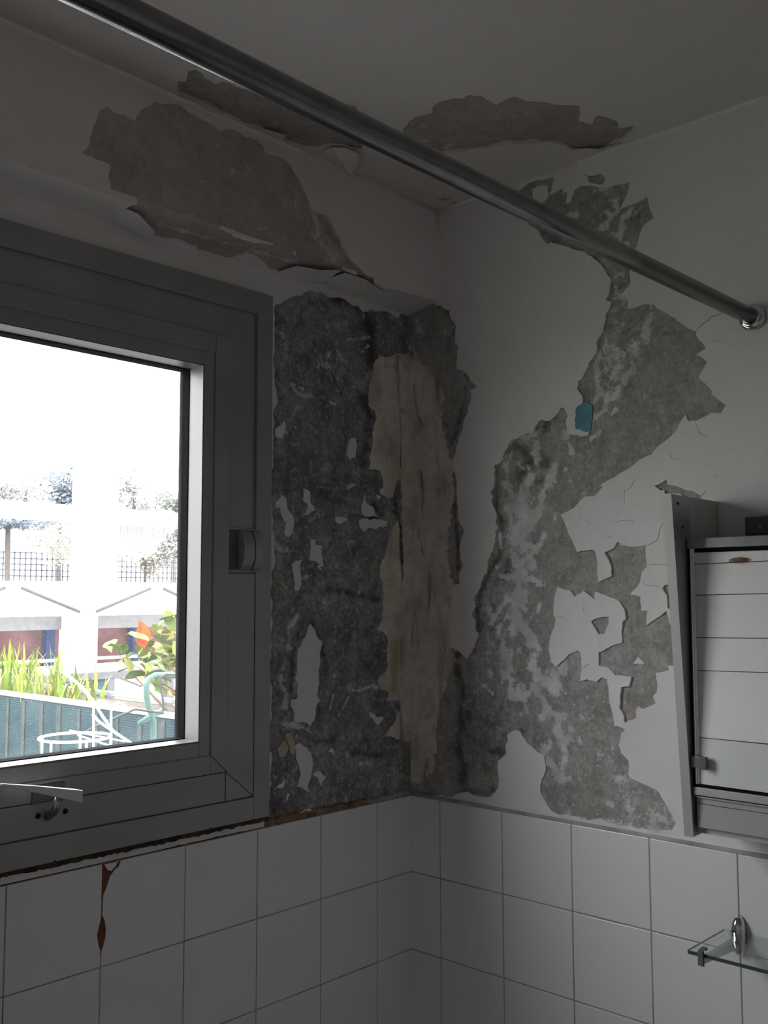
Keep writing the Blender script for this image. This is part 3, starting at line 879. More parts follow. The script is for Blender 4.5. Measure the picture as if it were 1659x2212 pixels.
CRISP = [(1312, 592), (1303, 577), (1288, 562), (1271, 551), (1267, 544), (1238, 539), (1210, 529), (1191, 524), (1184, 528), (1173, 516), (1162, 495), (1145, 486), (1136, 470),
         (1130, 440), (1120, 415), (1134, 403), (1141, 397), (1180, 388), (1200, 383), (1195, 400), (1190, 421), (1197, 417), (1218, 407), (1217, 417), (1240, 412), (1255, 402), (1275, 401), (1305, 407),
         (1330, 400), (1361, 393), (1361, 405), (1355, 425), (1345, 443), (1340, 453), (1352, 447), (1372, 440), (1400, 427), (1413, 472), (1400, 481), (1387, 494),
         (1384, 505), (1380, 522), (1375, 543), (1364, 583), (1363, 601), (1364, 614), (1349, 633), (1343, 640), (1351, 641), (1360, 651), (1359, 668), (1371, 666),
         (1388, 659), (1403, 657), (1408, 665), (1412, 658), (1425, 669), (1449, 683), (1486, 709), (1505, 717), (1505, 725), (1526, 752), (1505, 766), (1529, 782),
         (1511, 815), (1541, 847), (1539, 851), (1571, 877), (1558, 894), (1539, 892), (1505, 909), (1489, 910), (1485, 905), (1484, 894), (1470, 913), (1460, 933),
         (1425, 963), (1409, 982), (1380, 995), (1349, 1018), (1327, 1032), (1298, 1049), (1305, 1051), (1284, 1073), (1264, 1074), (1240, 1099), (1212, 1112),
         (1228, 1146), (1249, 1193), (1281, 1187), (1288, 1190), (1293, 1216), (1294, 1258), (1323, 1244), (1322, 1223), (1308, 1194), (1327, 1184), (1335, 1170),
         (1346, 1178), (1373, 1181), (1397, 1178), (1396, 1196), (1401, 1222), (1389, 1235), (1384, 1257), (1362, 1283), (1385, 1289), (1387, 1319), (1401, 1319),
         (1397, 1351), (1441, 1319), (1450, 1347), (1475, 1350), (1480, 1437), (1443, 1438), (1447, 1447), (1418, 1453), (1422, 1480), (1421, 1494), (1412, 1504), (1418, 1519),
         (1392, 1531), (1382, 1525), (1377, 1533), (1377, 1551), (1351, 1561), (1351, 1547), (1341, 1529), (1342, 1502), (1345, 1484), (1362, 1482), (1366, 1461),
         (1330, 1458), (1314, 1441), (1295, 1437), (1295, 1410), (1318, 1398), (1345, 1388), (1347, 1343), (1354, 1337), (1351, 1316), (1338, 1298), (1316, 1289),
         (1287, 1277), (1286, 1295), (1262, 1276), (1243, 1289), (1234, 1276), (1207, 1267), (1197, 1330), (1202, 1336), (1199, 1355), (1189, 1379), (1187, 1408),
         (1193, 1431), (1204, 1440), (1230, 1414), (1250, 1405), (1256, 1410), (1260, 1443), (1256, 1470), (1271, 1467), (1291, 1472), (1301, 1463), (1313, 1467),
         (1318, 1506), (1324, 1537), (1328, 1568), (1342, 1570), (1353, 1576), (1344, 1586), (1343, 1595), (1338, 1609), (1344, 1627), (1359, 1643), (1359, 1671),
         (1363, 1680), (1387, 1691), (1418, 1705), (1427, 1714), (1443, 1742), (1454, 1762), (1461, 1778), (1452, 1794)]
ROUGH2 = [(1418, 1794), (1383, 1790), (1338, 1780), (1280, 1769), (1234, 1762), (1200, 1755), (1175, 1723), (1168, 1696), (1180, 1664), (1177, 1632), (1166, 1627), (1152, 1613), (1141, 1606), (1131, 1590), (1127, 1582),
          (1114, 1577), (1098, 1586), (1097, 1604), (1096, 1627), (1078, 1643), (1080, 1672), (1078, 1702), (1062, 1720), (1040, 1722), (1020, 1715), (985, 1716), (880, 1716), (860, 1716)]
rB = uvB(ROUGH); cB = uvB(CRISP); r2B = uvB(ROUGH2)
ringB = jag(rB + [cB[0]], 0.17, 0.005, 51, False)[:-1] + jag(cB + [r2B[0]], 0.05, 0.006, 52, False)[:-1] + jag(r2B + [rB[0]], 0.15, 0.005, 53, False)[:-1]
holesB = [ringB,
          jag(uvB([(1415, 1050), (1442, 1035), (1445, 1047), (1460, 1050), (1498, 1061), (1516, 1071), (1515, 1078), (1503, 1083), (1469, 1066), (1438, 1066), (1437, 1059), (1428, 1059)]), .06, .006, 54),
          jag(uvB([(1433, 1271), (1436, 1264), (1456, 1263), (1458, 1316), (1444, 1314), (1442, 1285)]), .05, .006, 55),
          jag(uvB([(1262, 374), (1275, 380), (1298, 376), (1310, 385), (1305, 398), (1285, 397), (1272, 392)]), .12, .006, 56)]


def crack(pts, wmm, seed):
    q = jag(uvB(pts), 0.10, 0.008, seed, False)
    L, Rr = [], []
    n = len(q)
    for i, p in enumerate(q):
        a = q[max(0, i - 1)]; b = q[min(n - 1, i + 1)]
        dx, dy = b[0] - a[0], b[1] - a[1]
        l = math.hypot(dx, dy) or 1
        k = wmm * 0.0005 * (0.35 + 0.65 * math.sin(math.pi * (i + 0.5) / n)) * (0.6 + 0.4 * ((i * 7) % 5) / 4)
        L.append((p[0] - dy / l * k, p[1] + dx / l * k)); Rr.append((p[0] + dy / l * k, p[1] - dx / l * k))
    return L + Rr[::-1]


z33 = lambda p: zo(1180, 960, 4.1475, p)
cracks = [crack([(1505, 719), (1508, 711), (1525, 697), (1538, 684), (1551, 683), (1562, 676)], 1.9, 1),
          crack(z33([(707, 520), (705, 470), (707, 415)]), 1.3, 2), crack(z33([(707, 414), (755, 397), (780, 350), (808, 305)]), 1.2, 3),
          crack(z33([(650, 405), (700, 414)]), .9, 4), crack(z33([(905, 905), (960, 880), (1008, 845), (1020, 780), (1062, 705)]), 1.7, 5),
          crack(z33([(590, 692), (690, 680), (760, 682), (800, 700)]), .8, 6), crack(z33([(300, 625), (325, 675), (385, 690), (400, 720)]), .8, 7),
          crack(z33([(1112, 85), (1128, 122)]), 1.4, 8), crack(z33([(1128, 122), (1250, 150)]), .6, 9), crack(z33([(1395, 465), (1440, 422)]), 1.5, 10),
          crack(z33([(1505, 300), (1540, 265)]), 1.0, 11), crack(z33([(920, 1080), (1000, 1072), (1085, 1078)]), .8, 12),
          crack(z33([(545, 838), (600, 825)]), .8, 13), crack(z33([(75, 1540), (150, 1555), (215, 1500)]), .8, 14), crack(z33([(345, 1450), (348, 1510)]), .7, 15),
          crack([(1503, 913), (1508, 925), (1514, 937), (1530, 944)], 1.1, 16), crack([(1526, 742), (1545, 738), (1560, 741)], .7, 17),
          crack([(1374, 1443), (1262, 1443), (1274, 1434)][1:], 1.2, 18), crack([(1330, 1457), (1330, 1467)], 1.0, 19), crack(z33([(850, 1230), (1000, 1270), (1058, 1290)]), .7, 20),
          crack([(1295, 1372), (1294, 1400)], .6, 21), crack([(1516, 1076), (1518, 1092)], 1.2, 22)]
islB = [(jag(uvB([(1369, 1434), (1379, 1419), (1395, 1434)]), .03, .006, 60), 'flake_white'),
        (jag(uvB([(1441, 1322), (1448, 1316), (1452, 1347)]), .03, .006, 61), 'flake_white'),
        (jag(uvB([(1228, 405), (1236, 400), (1242, 415), (1234, 436), (1222, 440), (1226, 425)]), .1, .006, 62), 'flake_white'),
        (jag(uvB([(1258, 874), (1262, 868), (1280, 876), (1277, 931), (1266, 934), (1247, 928), (1243, 912), (1245, 884)]), .05, .006, 63), 'flake_blue'),
        (jag(uvB([(1150, 410), (1163, 402), (1185, 402), (1186, 425), (1170, 440), (1152, 432)]), .1, .006, 64), 'flake_white')]
trap = jag(uvB([(1279, 1342), (1291, 1335), (1318, 1332), (1318, 1347), (1308, 1369), (1295, 1370)]), .04, .006, 57)
outerB = [(YK, ZT), (0.0, ZT), (0.0, ZC), (YK, ZC)]
paint_layer('paint_layer', toB, outerB, holesB + [trap] + cracks, islB, 'paint', wall_right, thick=0.0024, step=0.03, lift=0.003)


def fields_B(P):
    zz = lambda p: zo(1020, 860, 5.53, p)
    z5 = lambda p: zo(960, 1220, 4.423, p)
    z6 = lambda p: zo(1120, 1540, 4.3658, p)
    z10 = lambda p: zo(1160, 600, 3.77, p)
    z7 = lambda p: zo(1080, 360, 4.608, p)
    crp = uvB([(860, 745), (885, 740), (905, 770), (925, 800), (945, 830), (962, 860), (950, 900), (952, 920), (963, 945), (970, 985), (980, 1010), (975, 1040), (983, 1060), (975, 1100), (968, 1160),
               (970, 1200), (975, 1260), (985, 1268), (995, 1262), (985, 1300), (978, 1350), (972, 1400), (985, 1425), (975, 1450), (965, 1480), (950, 1520), (945, 1560), (940, 1620), (935, 1660), (915, 1690), (885, 1700), (860, 1700)])
    cr = soft_poly(P, crp, 0.016)
    res = strokes(P, [(zz(q), r, s) for q, r, s in [
        ([(480, 500), (470, 650), (400, 800), (430, 1000)], 12, .72), ([(620, 480), (760, 420)], 20, .72), ([(760, 520), (780, 620), (700, 680)], 14, .72), ([(1090, 410), (1120, 520)], 11, .75), ([(1150, 590), (1160, 660)], 6, .9),
        ([(760, 720), (790, 800)], 12, .75), ([(550, 770)], 7, .95), ([(650, 850), (700, 980), (620, 1100), (480, 1150), (420, 1000)], 18, .8), ([(980, 830), (960, 940), (890, 1060), (840, 1180), (800, 1350)], 15, .9),
        ([(990, 1000)], 8, .95), ([(1120, 850)], 7, 1), ([(1170, 990)], 8, .95), ([(1390, 1070)], 7, .9), ([(1345, 1140)], 8, .95), ([(980, 1430)], 8, .9), ([(600, 1150), (560, 1300), (600, 1450), (520, 1600)], 32, .95), ([(440, 1300), (470, 1500)], 16, .85),
        ([(650, 1300), (640, 1560), (560, 1700)], 34, .95), ([(860, 1640), (780, 1800), (640, 1900), (540, 2050)], 14, .9), ([(480, 1680), (560, 1800), (660, 1760)], 26, .85), ([(330, 1650), (350, 1800)], 8, .95), ([(290, 2020)], 8, .8),
        ([(520, 1980), (560, 2150)], 26, .95), ([(690, 2020), (740, 1950)], 16, .8), ([(600, 2150), (830, 2190)], 10, .85)]] +
        [(z5(q), r, s) for q, r, s in [
            ([(680, 0), (690, 150), (700, 300), (660, 500)], 26, .95), ([(540, 120), (640, 110), (840, 140), (940, 190)], 11, .92), ([(600, 320), (480, 500), (440, 560)], 9, .88), ([(600, 470), (520, 620), (470, 760)], 10, .85),
            ([(720, 320), (760, 430)], 12, .85), ([(680, 540), (780, 560), (800, 740)], 22, .85), ([(640, 560), (680, 680)], 22, .75), ([(890, 440), (910, 350)], 8, .85), ([(820, 620), (860, 740), (900, 800)], 14, .78), ([(600, 880), (640, 1000), (580, 1060)], 18, .85),
            ([(850, 850), (860, 1000), (900, 1080), (1040, 1120), (1060, 1000), (1140, 970)], 18, .92), ([(980, 1090), (1050, 1160)], 26, .9), ([(640, 1100), (620, 1260), (740, 1280), (840, 1200), (880, 1080)], 15, .9), ([(740, 1230), (740, 1300)], 26, .85),
            ([(890, 1200), (960, 1330), (1030, 1410), (1150, 1460)], 12, .95), ([(930, 1460), (1000, 1420)], 14, .85), ([(730, 1430)], 8, .9), ([(1080, 1600), (1150, 1660), (1130, 1740)], 22, .92), ([(1210, 1560)], 13, .95), ([(960, 1750), (1020, 1700)], 16, .75),
            ([(930, 1850), (1040, 1920), (1110, 2010)], 17, .97), ([(1150, 1860), (1120, 1950)], 12, .9), ([(340, 1150), (400, 1160), (460, 1240)], 8, .75), ([(430, 740), (420, 900), (440, 1080)], 22, .5), ([(560, 1110)], 11, .9), ([(340, 1330)], 6, .8), ([(315, 1560)], 7, .8), ([(545, 1560)], 6, .8), ([(120, 1360)], 4, .9), ([(115, 1720)], 5, .9),
            ([(420, 440), (380, 320)], 20, .45), ([(550, 700), (650, 850)], 50, .55)]] +
        [(z6(q), r, s) for q, r, s in [
            ([(980, 640), (950, 680)], 20, .7), ([(870, 870)], 12, .95), ([(465, 935)], 12, .9), ([(960, 740)], 10, .8), ([(1050, 990), (1200, 950), (1400, 1000)], 42, .55), ([(1000, 1060), (1300, 1110)], 20, .55), ([(490, 150)], 13, .95), ([(640, 70), (720, 60)], 20, .6),
            ([(580, 270)], 8, .8), ([(900, 350)], 6, .9), ([(800, 260), (850, 420)], 30, .42), ([(480, 620)], 8, .8), ([(575, 630)], 6, .9), ([(400, 980), (700, 1030), (1100, 1100)], 12, .5)]] +
        [(z10(q), r, s) for q, r, s in [
            ([(500, 620), (480, 740), (500, 900)], 11, .93), ([(560, 500), (545, 620)], 12, .7), ([(780, 690), (770, 760), (700, 850), (650, 950), (580, 990), (540, 940)], 12, .9), ([(520, 920), (460, 1020)], 8, .93), ([(600, 640), (620, 760), (660, 700)], 44, .68), ([(780, 500), (800, 620)], 30, .66),
            ([(930, 300), (880, 440), (800, 620)], 17, .75), ([(560, 1010), (540, 1080), (460, 1150)], 12, .93), ([(640, 1070), (610, 1110)], 7, .9), ([(510, 1250), (430, 1320)], 8, .85), ([(930, 220), (925, 250)], 6, 1), ([(880, 900), (760, 960)], 40, .4), ([(680, 330), (620, 450)], 40, .5),
            ([(240, 1260), (270, 1420)], 10, .85), ([(400, 1330), (500, 1500)], 40, .3)]] +
        [(z7(q), r, s) for q, r, s in [
            ([(1145, 340), (1165, 440), (1100, 490)], 9, .9), ([(1300, 420), (1220, 520), (1180, 680), (1190, 730)], 10, .85), ([(680, 490), (780, 460)], 12, .85), ([(1000, 220), (1130, 210)], 6, .8), ([(1065, 260)], 5, .9), ([(940, 240)], 5, .9), ([(1060, 440), (1030, 620), (1160, 690)], 30, .55), ([(1355, 450)], 5, .9),
            ([(1000, 580)], 8, .8), ([(1270, 770)], 8, .7), ([(960, 880), (1100, 960), (1180, 1080)], 26, .6), ([(1170, 1180), (1140, 1340), (1220, 1300)], 18, .55), ([(1150, 1430), (1230, 1480)], 26, .5)]] +
        [([(900, 690), (905, 720)], 14, .6), ([(955, 700), (965, 720)], 12, .55), ([(880, 780), (895, 830)], 12, .4)], uvB, 1.3)
    mo = strokes(P, [(zz(q), r, s) for q, r, s in [
        ([(290, 800), (300, 1000), (290, 1250), (340, 1450), (350, 1560), (340, 1850), (250, 2000), (150, 2150)], 14, .9), ([(480, 560), (600, 620), (700, 740), (520, 980)], 22, .75), ([(880, 290), (860, 380)], 16, .9), ([(900, 650), (880, 800)], 34, .5), ([(430, 1950), (400, 2150)], 20, .8), ([(740, 1000), (850, 980)], 12, .7)]] +
        [(z5(q), r, s) for q, r, s in [
            ([(430, 60), (370, 200), (310, 420), (330, 640), (290, 800), (130, 860)], 15, .9), ([(130, 1000), (170, 1200), (160, 1400), (150, 1560), (130, 1720), (180, 1900), (170, 2080)], 24, .9), ([(180, 1400), (230, 1440)], 26, .9), ([(280, 1250), (400, 1500), (520, 1600)], 60, .62),
            ([(400, 1300), (350, 1700), (420, 1950)], 60, .60), ([(440, 1780), (560, 1780)], 22, .85), ([(180, 2150), (400, 2180), (500, 2120)], 16, .85), ([(720, 1570), (760, 1600)], 9, .9), ([(860, 1500), (840, 1700)], 28, .5), ([(500, 180), (560, 150)], 20, .6), ([(450, 420), (440, 640)], 24, .5), ([(560, 1350), (620, 1480)], 24, .5)]] +
        [([(985, 668), (980, 720), (965, 750)], 20, .6), ([(950, 665), (975, 680)], 16, .8), ([(1005, 840), (1000, 880), (985, 930), (975, 960)], 16, .85), ([(1000, 780), (1020, 830)], 26, .45), ([(958, 905), (965, 925)], 8, .9), ([(977, 1010), (980, 1030)], 6, .8), ([(965, 1050), (972, 1060)], 12, .6), ([(982, 1085), (985, 1140), (990, 1180), (988, 1240)], 10, .95),
         ([(890, 740), (920, 730), (940, 700)], 10, .55), ([(880, 680), (890, 720)], 12, .5), ([(1160, 700), (1340, 660)], 10, .1), ([(1340, 620), (1360, 600)], 12, .7), ([(1258, 864)], 5, 1), ([(1340, 480), (1400, 450)], 22, .45), ([(1200, 520), (1170, 490)], 20, .5), ([(1250, 430), (1200, 440)], 30, .35)], uvB)
    tex = fbm(P, 7)
    mo = mo + 0.22 * np.clip((tex - .5) * 4, 0, 1)
    stn = strokes(P, [([(905, 900), (912, 915), (905, 925)], 6, 1.3), ([(895, 770), (885, 760)], 9, .8), ([(895, 830), (898, 870), (905, 900)], 6, .8), ([(910, 1020), (915, 1060), (912, 1120), (905, 1150), (915, 1200)], 6, 1.0), ([(890, 1250), (895, 1330), (885, 1420)], 7, .75), ([(930, 1240), (925, 1340)], 9, .75),
                      ([(945, 1060), (975, 1050)], 14, .7), ([(870, 1480), (885, 1580), (880, 1680)], 9, .85), ([(905, 1540), (900, 1640)], 10, .5), ([(940, 1280), (960, 1400), (950, 1500)], 16, .65), ([(985, 990), (970, 900), (940, 860)], 14, .5), ([(930, 780), (945, 860)], 26, .5), ([(925, 1640), (915, 1680)], 9, .9), ([(880, 740), (880, 900)], 6, .7), ([(920, 900), (935, 980)], 12, .35)], uvB)
    ru = strokes(P, [([(886, 1610), (888, 1640)], 5, .7), ([(880, 800), (895, 815)], 6, .35), ([(900, 800), (885, 790)], 5, .4), ([(905, 905), (907, 922)], 4, .7), ([(885, 1255), (890, 1300)], 4, .35)], uvB)
    te = strokes(P, [([(1222, 890), (1224, 922)], 7, .62), ([(1142, 1085), (1140, 1092)], 9, .5)], uvB)
    sp = strokes(P, [(z6([(500, 100), (700, 500), (900, 900)]), 190, 1.0), (z5([(500, 1300), (900, 1500)]), 100, .5)], uvB)
    return dict(cream=cr, res=res, mold=mo, rust=ru, teal=te, stain=stn * .85, speck=sp, height=0.0008 * cr - 0.001 * strokes(P, [([(992, 1440), (1000, 1560), (998, 1690)], 8, 1)], uvB))


bare_surface('bare_plaster', toB, -0.80, 0.0, ZT, ZC, 0.004, 'bare_right', wall_right, fields_B, relief=0.002)

# ------------------------------------------------------------------ tiles
TH = 0.0065


def tile_mesh(wd, ht, name='tile'):
    bm = bmesh.new()
    bm_box(bm, -wd / 2, wd / 2, -TH, 0.0, -ht / 2, ht / 2)
    es = [e for e in bm.edges if all(v.co.y < -TH * 0.9 for v in e.verts)]
    bmesh.ops.bevel(bm, geom=es, offset=0.0012, segments=2, affect='EDGES', profile=0.5)
    me = bpy.data.meshes.new(name); bm.to_mesh(me); bm.free()
    me.materials.append(MAT['tile'])
    return me


GAP = 0.0022
full = tile_mesh(T - GAP, T - GAP)
firstA = tile_mesh(0.106 - GAP, T - GAP)
firstB = tile_mesh(0.082 - GAP, T - GAP)
jit = random.Random(9)


def put_tile(me, parent, loc, rz):
    o = bpy.data.objects.new('tile', me)
    COL.objects.link(o)
    o.parent = parent
    o.location = loc
    o.rotation_euler = (jit.uniform(-.004, .004), 0, rz + jit.uniform(-.004, .004))
    return o


XJ = -0.106 - 4 * T      # joint with the broken corners
for row in range(6):
    zc = ZT - 0.0015 - T * (row + 0.5)
    put_tile(firstA, wall_left, (-0.053, -0.001, zc), 0)
    for k in range(9):
        x = -0.106 - T * (k + 0.5)
        if row == 0 and k in (3, 4):
            continue
        put_tile(full, wall_left, (x, -0.001, zc), 0)
    put_tile(firstB, wall_right, (-0.001, -0.041, zc), math.pi * 1.5)
    for k in range(9):
        put_tile(full, wall_right, (-0.001, -0.082 - T * (k + 0.5), zc), math.pi * 1.5)


def toT(s, t, h): return (s, -h, t)


zt0, zt1 = ZT - 0.0015 - T + GAP / 2, ZT - 0.0015 - GAP / 2
jl = XJ - GAP / 2; jr = XJ + GAP / 2
br = at(212, 2020, 'y', -TH)
left_tile = [(XJ - T + GAP / 2, zt0), (jl, zt0), (jl, zt0 + .022), (jl - .004, zt0 + .035), (jl - .006, zt0 + .048), (jl - .002, zt0 + .062), (jl, zt0 + .072), (jl, zt1), (XJ - T + GAP / 2, zt1)]
right_tile = [(jr, zt0), (XJ + T - GAP / 2, zt0), (XJ + T - GAP / 2, zt1), (jr + .030, zt1), (jr + .027, zt1 - .008), (jr + .020, zt1 - .012), (jr + .012, zt1 - .020), (jr + .007, zt1 - .034), (jr + .001, zt1 - .046),
              (jr, zt0 + .074), (jr + .004, zt0 + .066), (jr + .007, zt0 + .052), (jr + .006, zt0 + .038), (jr + .002, zt0 + .026), (jr, zt0 + .022)]
for poly in (left_tile, right_tile):
    o = prism('tile', poly, toT, 0.001, TH + 0.001, 'tile', wall_left)
    o['label'] = 'white tile with a broken edge showing rust'
# chip of glaze still standing between the two breaks, and the rusty bed behind
prism('tile', [(jr + .002, zt1 - .001), (jr + .026, zt1 - .001), (jr + .022, zt1 - .007), (jr + .014, zt1 - .013), (jr + .008, zt1 - .010)], toT, 0.001, TH, 'tile', wall_left)
prism('rust_patch', jag([(jl - .010, zt0 + .015), (jr + .012, zt0 + .015), (jr + .012, zt0 + .08), (jr + .036, zt1), (jl - .002, zt1), (jl - .010, zt0 + .078)], .05, .01, 4), toT, 0.0, 0.0064, 'rust_red', wall_left)

# joints along the top of the tiling
boxes('tile_edge_bead', [(-0.0075, 0.002, YK, -0.008, ZT - 0.0025, ZT + 0.0035)], 'grout', wall_right, 0.001)


def crumble(name, x0, x1, z0, z1, depth, mat, parent, seed, axis='x'):
    """lumpy run of mortar"""
    r = random.Random(seed)
    n = int(abs(x1 - x0) / 0.006)
    v, f = [], []
    for i in range(n + 1):
        x = x0 + (x1 - x0) * i / n
        a = z0 + r.uniform(-.0015, .0015); b = z1 + r.uniform(-.0025, .0015)
        d = depth * r.uniform(0.8, 1.15)
        for (y, z) in ((0.0, a), (-d, a + .001), (-d * r.uniform(.5, 1.0), b), (0.0, b + .002)):
            v.append((x, y, z))
    for i in range(n):
        for k in range(3):
            f.append((i * 4 + k, i * 4 + k + 1, i * 4 + 5 + k, i * 4 + 4 + k))
    return pydata(name, v, f, mat, parent)


crumble('mortar_joint', WX1 - .01, -0.13, ZT - .003, ZT + .009, 0.0062, 'mortar', wall_left, 3)
crumble('mortar_joint', -0.14, -0.0, ZT - .003, ZT + .006, 0.0055, 'grout', wall_left, 5)
boxes('sill_strip', [(WX0 - .3, WX1 - .006, -0.0062, 0.004, ZT - .0005, WZ0 - .003)], 'caulk', wall_left, 0.001)
crumble('sealant_shadow_line', WX0, WX1 + .002, WZ0 - .008, WZ0 + .001, 0.0120, 'shaded_rusty_sealant', wall_left, 8)  # rusty sealant; its dark colour also paints the shadow line under the frame
crumble('sealant_shadow_line', -0.60, -0.44, ZT - .001, ZT + .0012, 0.0072, 'shaded_rusty_sealant', wall_left, 9)

# ------------------------------------------------------------------ window
WCX = (WX0 + WX1) / 2
window = empty('window_1', (WCX, 0.0, WZ0))
tag(window, 'grey aluminium pivot window with a single dusty pane', 'window', kind='structure')


def ring(name, x0, x1, z0, z1, wx, wz0, wz1, yf, yb, mat, parent, bev=0.0012):
    """four mitred-looking members: jambs full height, head and sill between"""
    return boxes(name, [(x0, x0 + wx, yb, yf, z0, z1), (x1 - wx, x1, yb, yf, z0, z1), (x0 + wx, x1 - wx, yb, yf, z0, z0 + wz0), (x0 + wx, x1 - wx, yb, yf, z1 - wz1, z1)], mat, parent, bev)


ring('outer_frame', WX0, WX1, WZ0, WZ1, 0.035, 0.038, 0.040, -0.012, 0.07, 'alu', window)
ring('frame_rebate', WX0 + .033, WX1 - .033, WZ0 + .036, WZ1 - .038, 0.063, 0.053, 0.056, -0.006, 0.07, 'alu', window, 0.0008)
sash = empty('sash', (WCX, 0.0, 1.31)); sash.parent = window; sash.matrix_parent_inverse = Matrix.Translation(-window.location)
ring('sash_frame', WX0 + .0945, WX1 - .0945, 1.3055, 2.046, 0.033, 0.030, 0.033, -0.013, 0.07, 'alu', sash)
ring('inner_lip', WX0 + .126, WX1 - .126, 1.334, 2.014, 0.023, 0.0245, 0.025, -0.010, 0.03, 'alu', sash, 0.0008)
GX0, GX1, GZ0, GZ1 = WX0 + .1485, WX1 - .1485, 1.3585, 1.9895
ring('glazing_bead', GX0 - .002, GX1 + .002, GZ0 - .002, GZ1 + .002, 0.0045, 0.0045, 0.0045, -0.0092, 0.0290, 'alu_bead', sash, 0.0004)
ring('gasket', GX0 - .001, GX1 + .001, GZ0 - .001, GZ1 + .001, 0.0050, 0.0050, 0.0050, 0.0288, 0.056, 'gasket', sash, 0.0006)
boxes('glass_pane', [(GX0 + .001, GX1 - .001, 0.047, 0.051, GZ0 + .001, GZ1 - .001)], 'pane', sash)
# cover strips on the lower half of the jambs and the sill (the sash swings inside them below the pivot)
for s in (1, -1):
    xa, xb = (WX1 - .0945, WX1 - .036) if s == 1 else (WX0 + .036, WX0 + .0945)
    boxes('cover_strip', [(xa, xb, -0.0105, -0.004, WZ0 + .040, 1.637)], 'alu', window, 0.0008)
boxes('cover_strip', [(WX0 + .096, WX1 - .096, -0.0105, -0.004, WZ0 + .040, WZ0 + .087)], 'alu', window, 0.0008)
# mitre joints at the lower corners
for s in (1, -1):
    xo = WX1 - .036 if s == 1 else WX0 + .036
    xi = WX1 - .0945 if s == 1 else WX0 + .0945
    tube('mitre_line', [(xo, -0.0107, WZ0 + .040), (xi, -0.0107, WZ0 + .088)], 0.0006, 'dark_hole', window, 5)
    xo2 = WX1 - .0955 if s == 1 else WX0 + .0955
    xi2 = WX1 - .127 if s == 1 else WX0 + .127
    tube('mitre_line', [(xo2, -0.0132, 1.306), (xi2, -0.0132, 1.335)], 0.0006, 'dark_hole', window, 5)
# pivot hinges at mid height of both jambs
for s in (1, -1):
    bx = WX1 - 0.062 if s == 1 else WX0 + 0.062
    hg = empty('pivot_hinge', (bx, -0.01, 1.677)); hg.parent = window; hg.matrix_parent_inverse = Matrix.Translation(-window.location)
    boxes('hinge_plate', [(bx - .033, bx + .034, -0.0105, -0.004, 1.639, 1.716)], 'alu', hg, 0.001)

    def half(name, xa, xb, rad, dep, mat):
        v, f = [], []
        n = 18
        for x in (xa, xb):
            for i in range(n + 1):
                a = math.pi * i / n
                v.append((x, -0.008 - dep * math.sin(a), 1.6775 - rad * math.cos(a)))
        f = [(i, i + 1, n + 2 + i, n + 1 + i) for i in range(n)] + [tuple(range(n + 1)), tuple(reversed(range(n + 1, 2 * n + 2)))]
        o = pydata(name, v, f, mat, hg, False)
        return o
    half('hinge_disc', bx - .012 * s, bx + .011 * s, 0.036, 0.021, 'alu')
    half('hinge_disc', bx + .017 * s, bx + .034 * s, 0.037, 0.016, 'alu')
    boxes('hinge_recess', [(min(bx - .032 * s, bx - .013 * s), max(bx - .032 * s, bx - .013 * s), -0.0112, -0.009, 1.643, 1.712)], 'plastic_grey', hg)

# closing lever at the bottom rail
hd = empty('closing_lever', (-0.795, -0.012, 1.30)); hd.parent = window; hd.matrix_parent_inverse = Matrix.Translation(-window.location)
boxes('lever_plate', [(-0.826, -0.776, -0.016, -0.010, 1.305, 1.330)], 'plastic_grey', hd, 0.001)
tube('lever_stem', [(-0.800, -0.012, 1.283), (-0.800, -0.030, 1.292), (-0.7985, -0.041, 1.315)], 0.0058, 'chrome_brushed', hd, 12)
lv = [(-0.8905, 1.3470, .0035), (-0.842, 1.3375, .0095), (-0.7695, 1.3210, .0175)]
v = []
for x, z, hgt in lv:
    y0, y1 = (-0.049, -0.053) if x < -.85 else ((-0.046, -0.054) if x < -.8 else (-0.036, -0.055))
    v += [(x, y1, z), (x, y0, z), (x, y0, z - hgt), (x, y1, z - hgt)]
f = [(0, 1, 2, 3), (11, 10, 9, 8)]
for i in range(2):
    f += [(i * 4 + k, i * 4 + (k + 1) % 4, i * 4 + 4 + (k + 1) % 4, i * 4 + 4 + k) for k in range(4)]
lo = pydata('lever_arm', v, f, 'lever', hd)
bvm = lo.modifiers.new('bevel', 'BEVEL'); bvm.width = 0.0008; bvm.segments = 2
for sx, sz in ((-0.814, 1.286), (-0.7715, 1.286)):
    lathe('screw', [(0, .004), (.0015, .004), (.002, .002)], (sx, -0.0100, sz), (0, -1, 0), 'dark_hole', hd, 14)

# ------------------------------------------------------------------ curtain rod
rod = empty('curtain_rod', (0.0, -0.7345, 2.0355))
tag(rod, 'long steel curtain rod running from a round wall flange', 'curtain rod')
tube('rod_tube', [(-0.003, -0.7345, 2.0375), (-0.6, -0.7345, 2.0325), (-1.1, -0.7345, 2.031), (XO + .003, -0.7345, 2.030)], 0.0128, 'chrome_rod', rod, 40)
for x0, sg in ((-0.0026, -1), (XO + .0002, 1)):
    lathe('wall_flange', [(0, .0205), (.004, .0215), (.008, .0205), (.0105, .0165), (.0095, .0140), (.013, .0135)], (x0, -0.7345, 2.0375 if sg < 0 else 2.030), (sg, 0, 0), 'chrome', rod, 40)

# ------------------------------------------------------------------ mirror cabinet
YL, YR = -0.655, -1.255
cab = empty('bathroom_cabinet', (-0.06, (YL + YR) / 2, 1.242))
tag(cab, 'metal-framed bathroom cabinet with pale horizontal panels above the tiles', 'cabinet')
Z0, Z1 = 1.242, 1.748


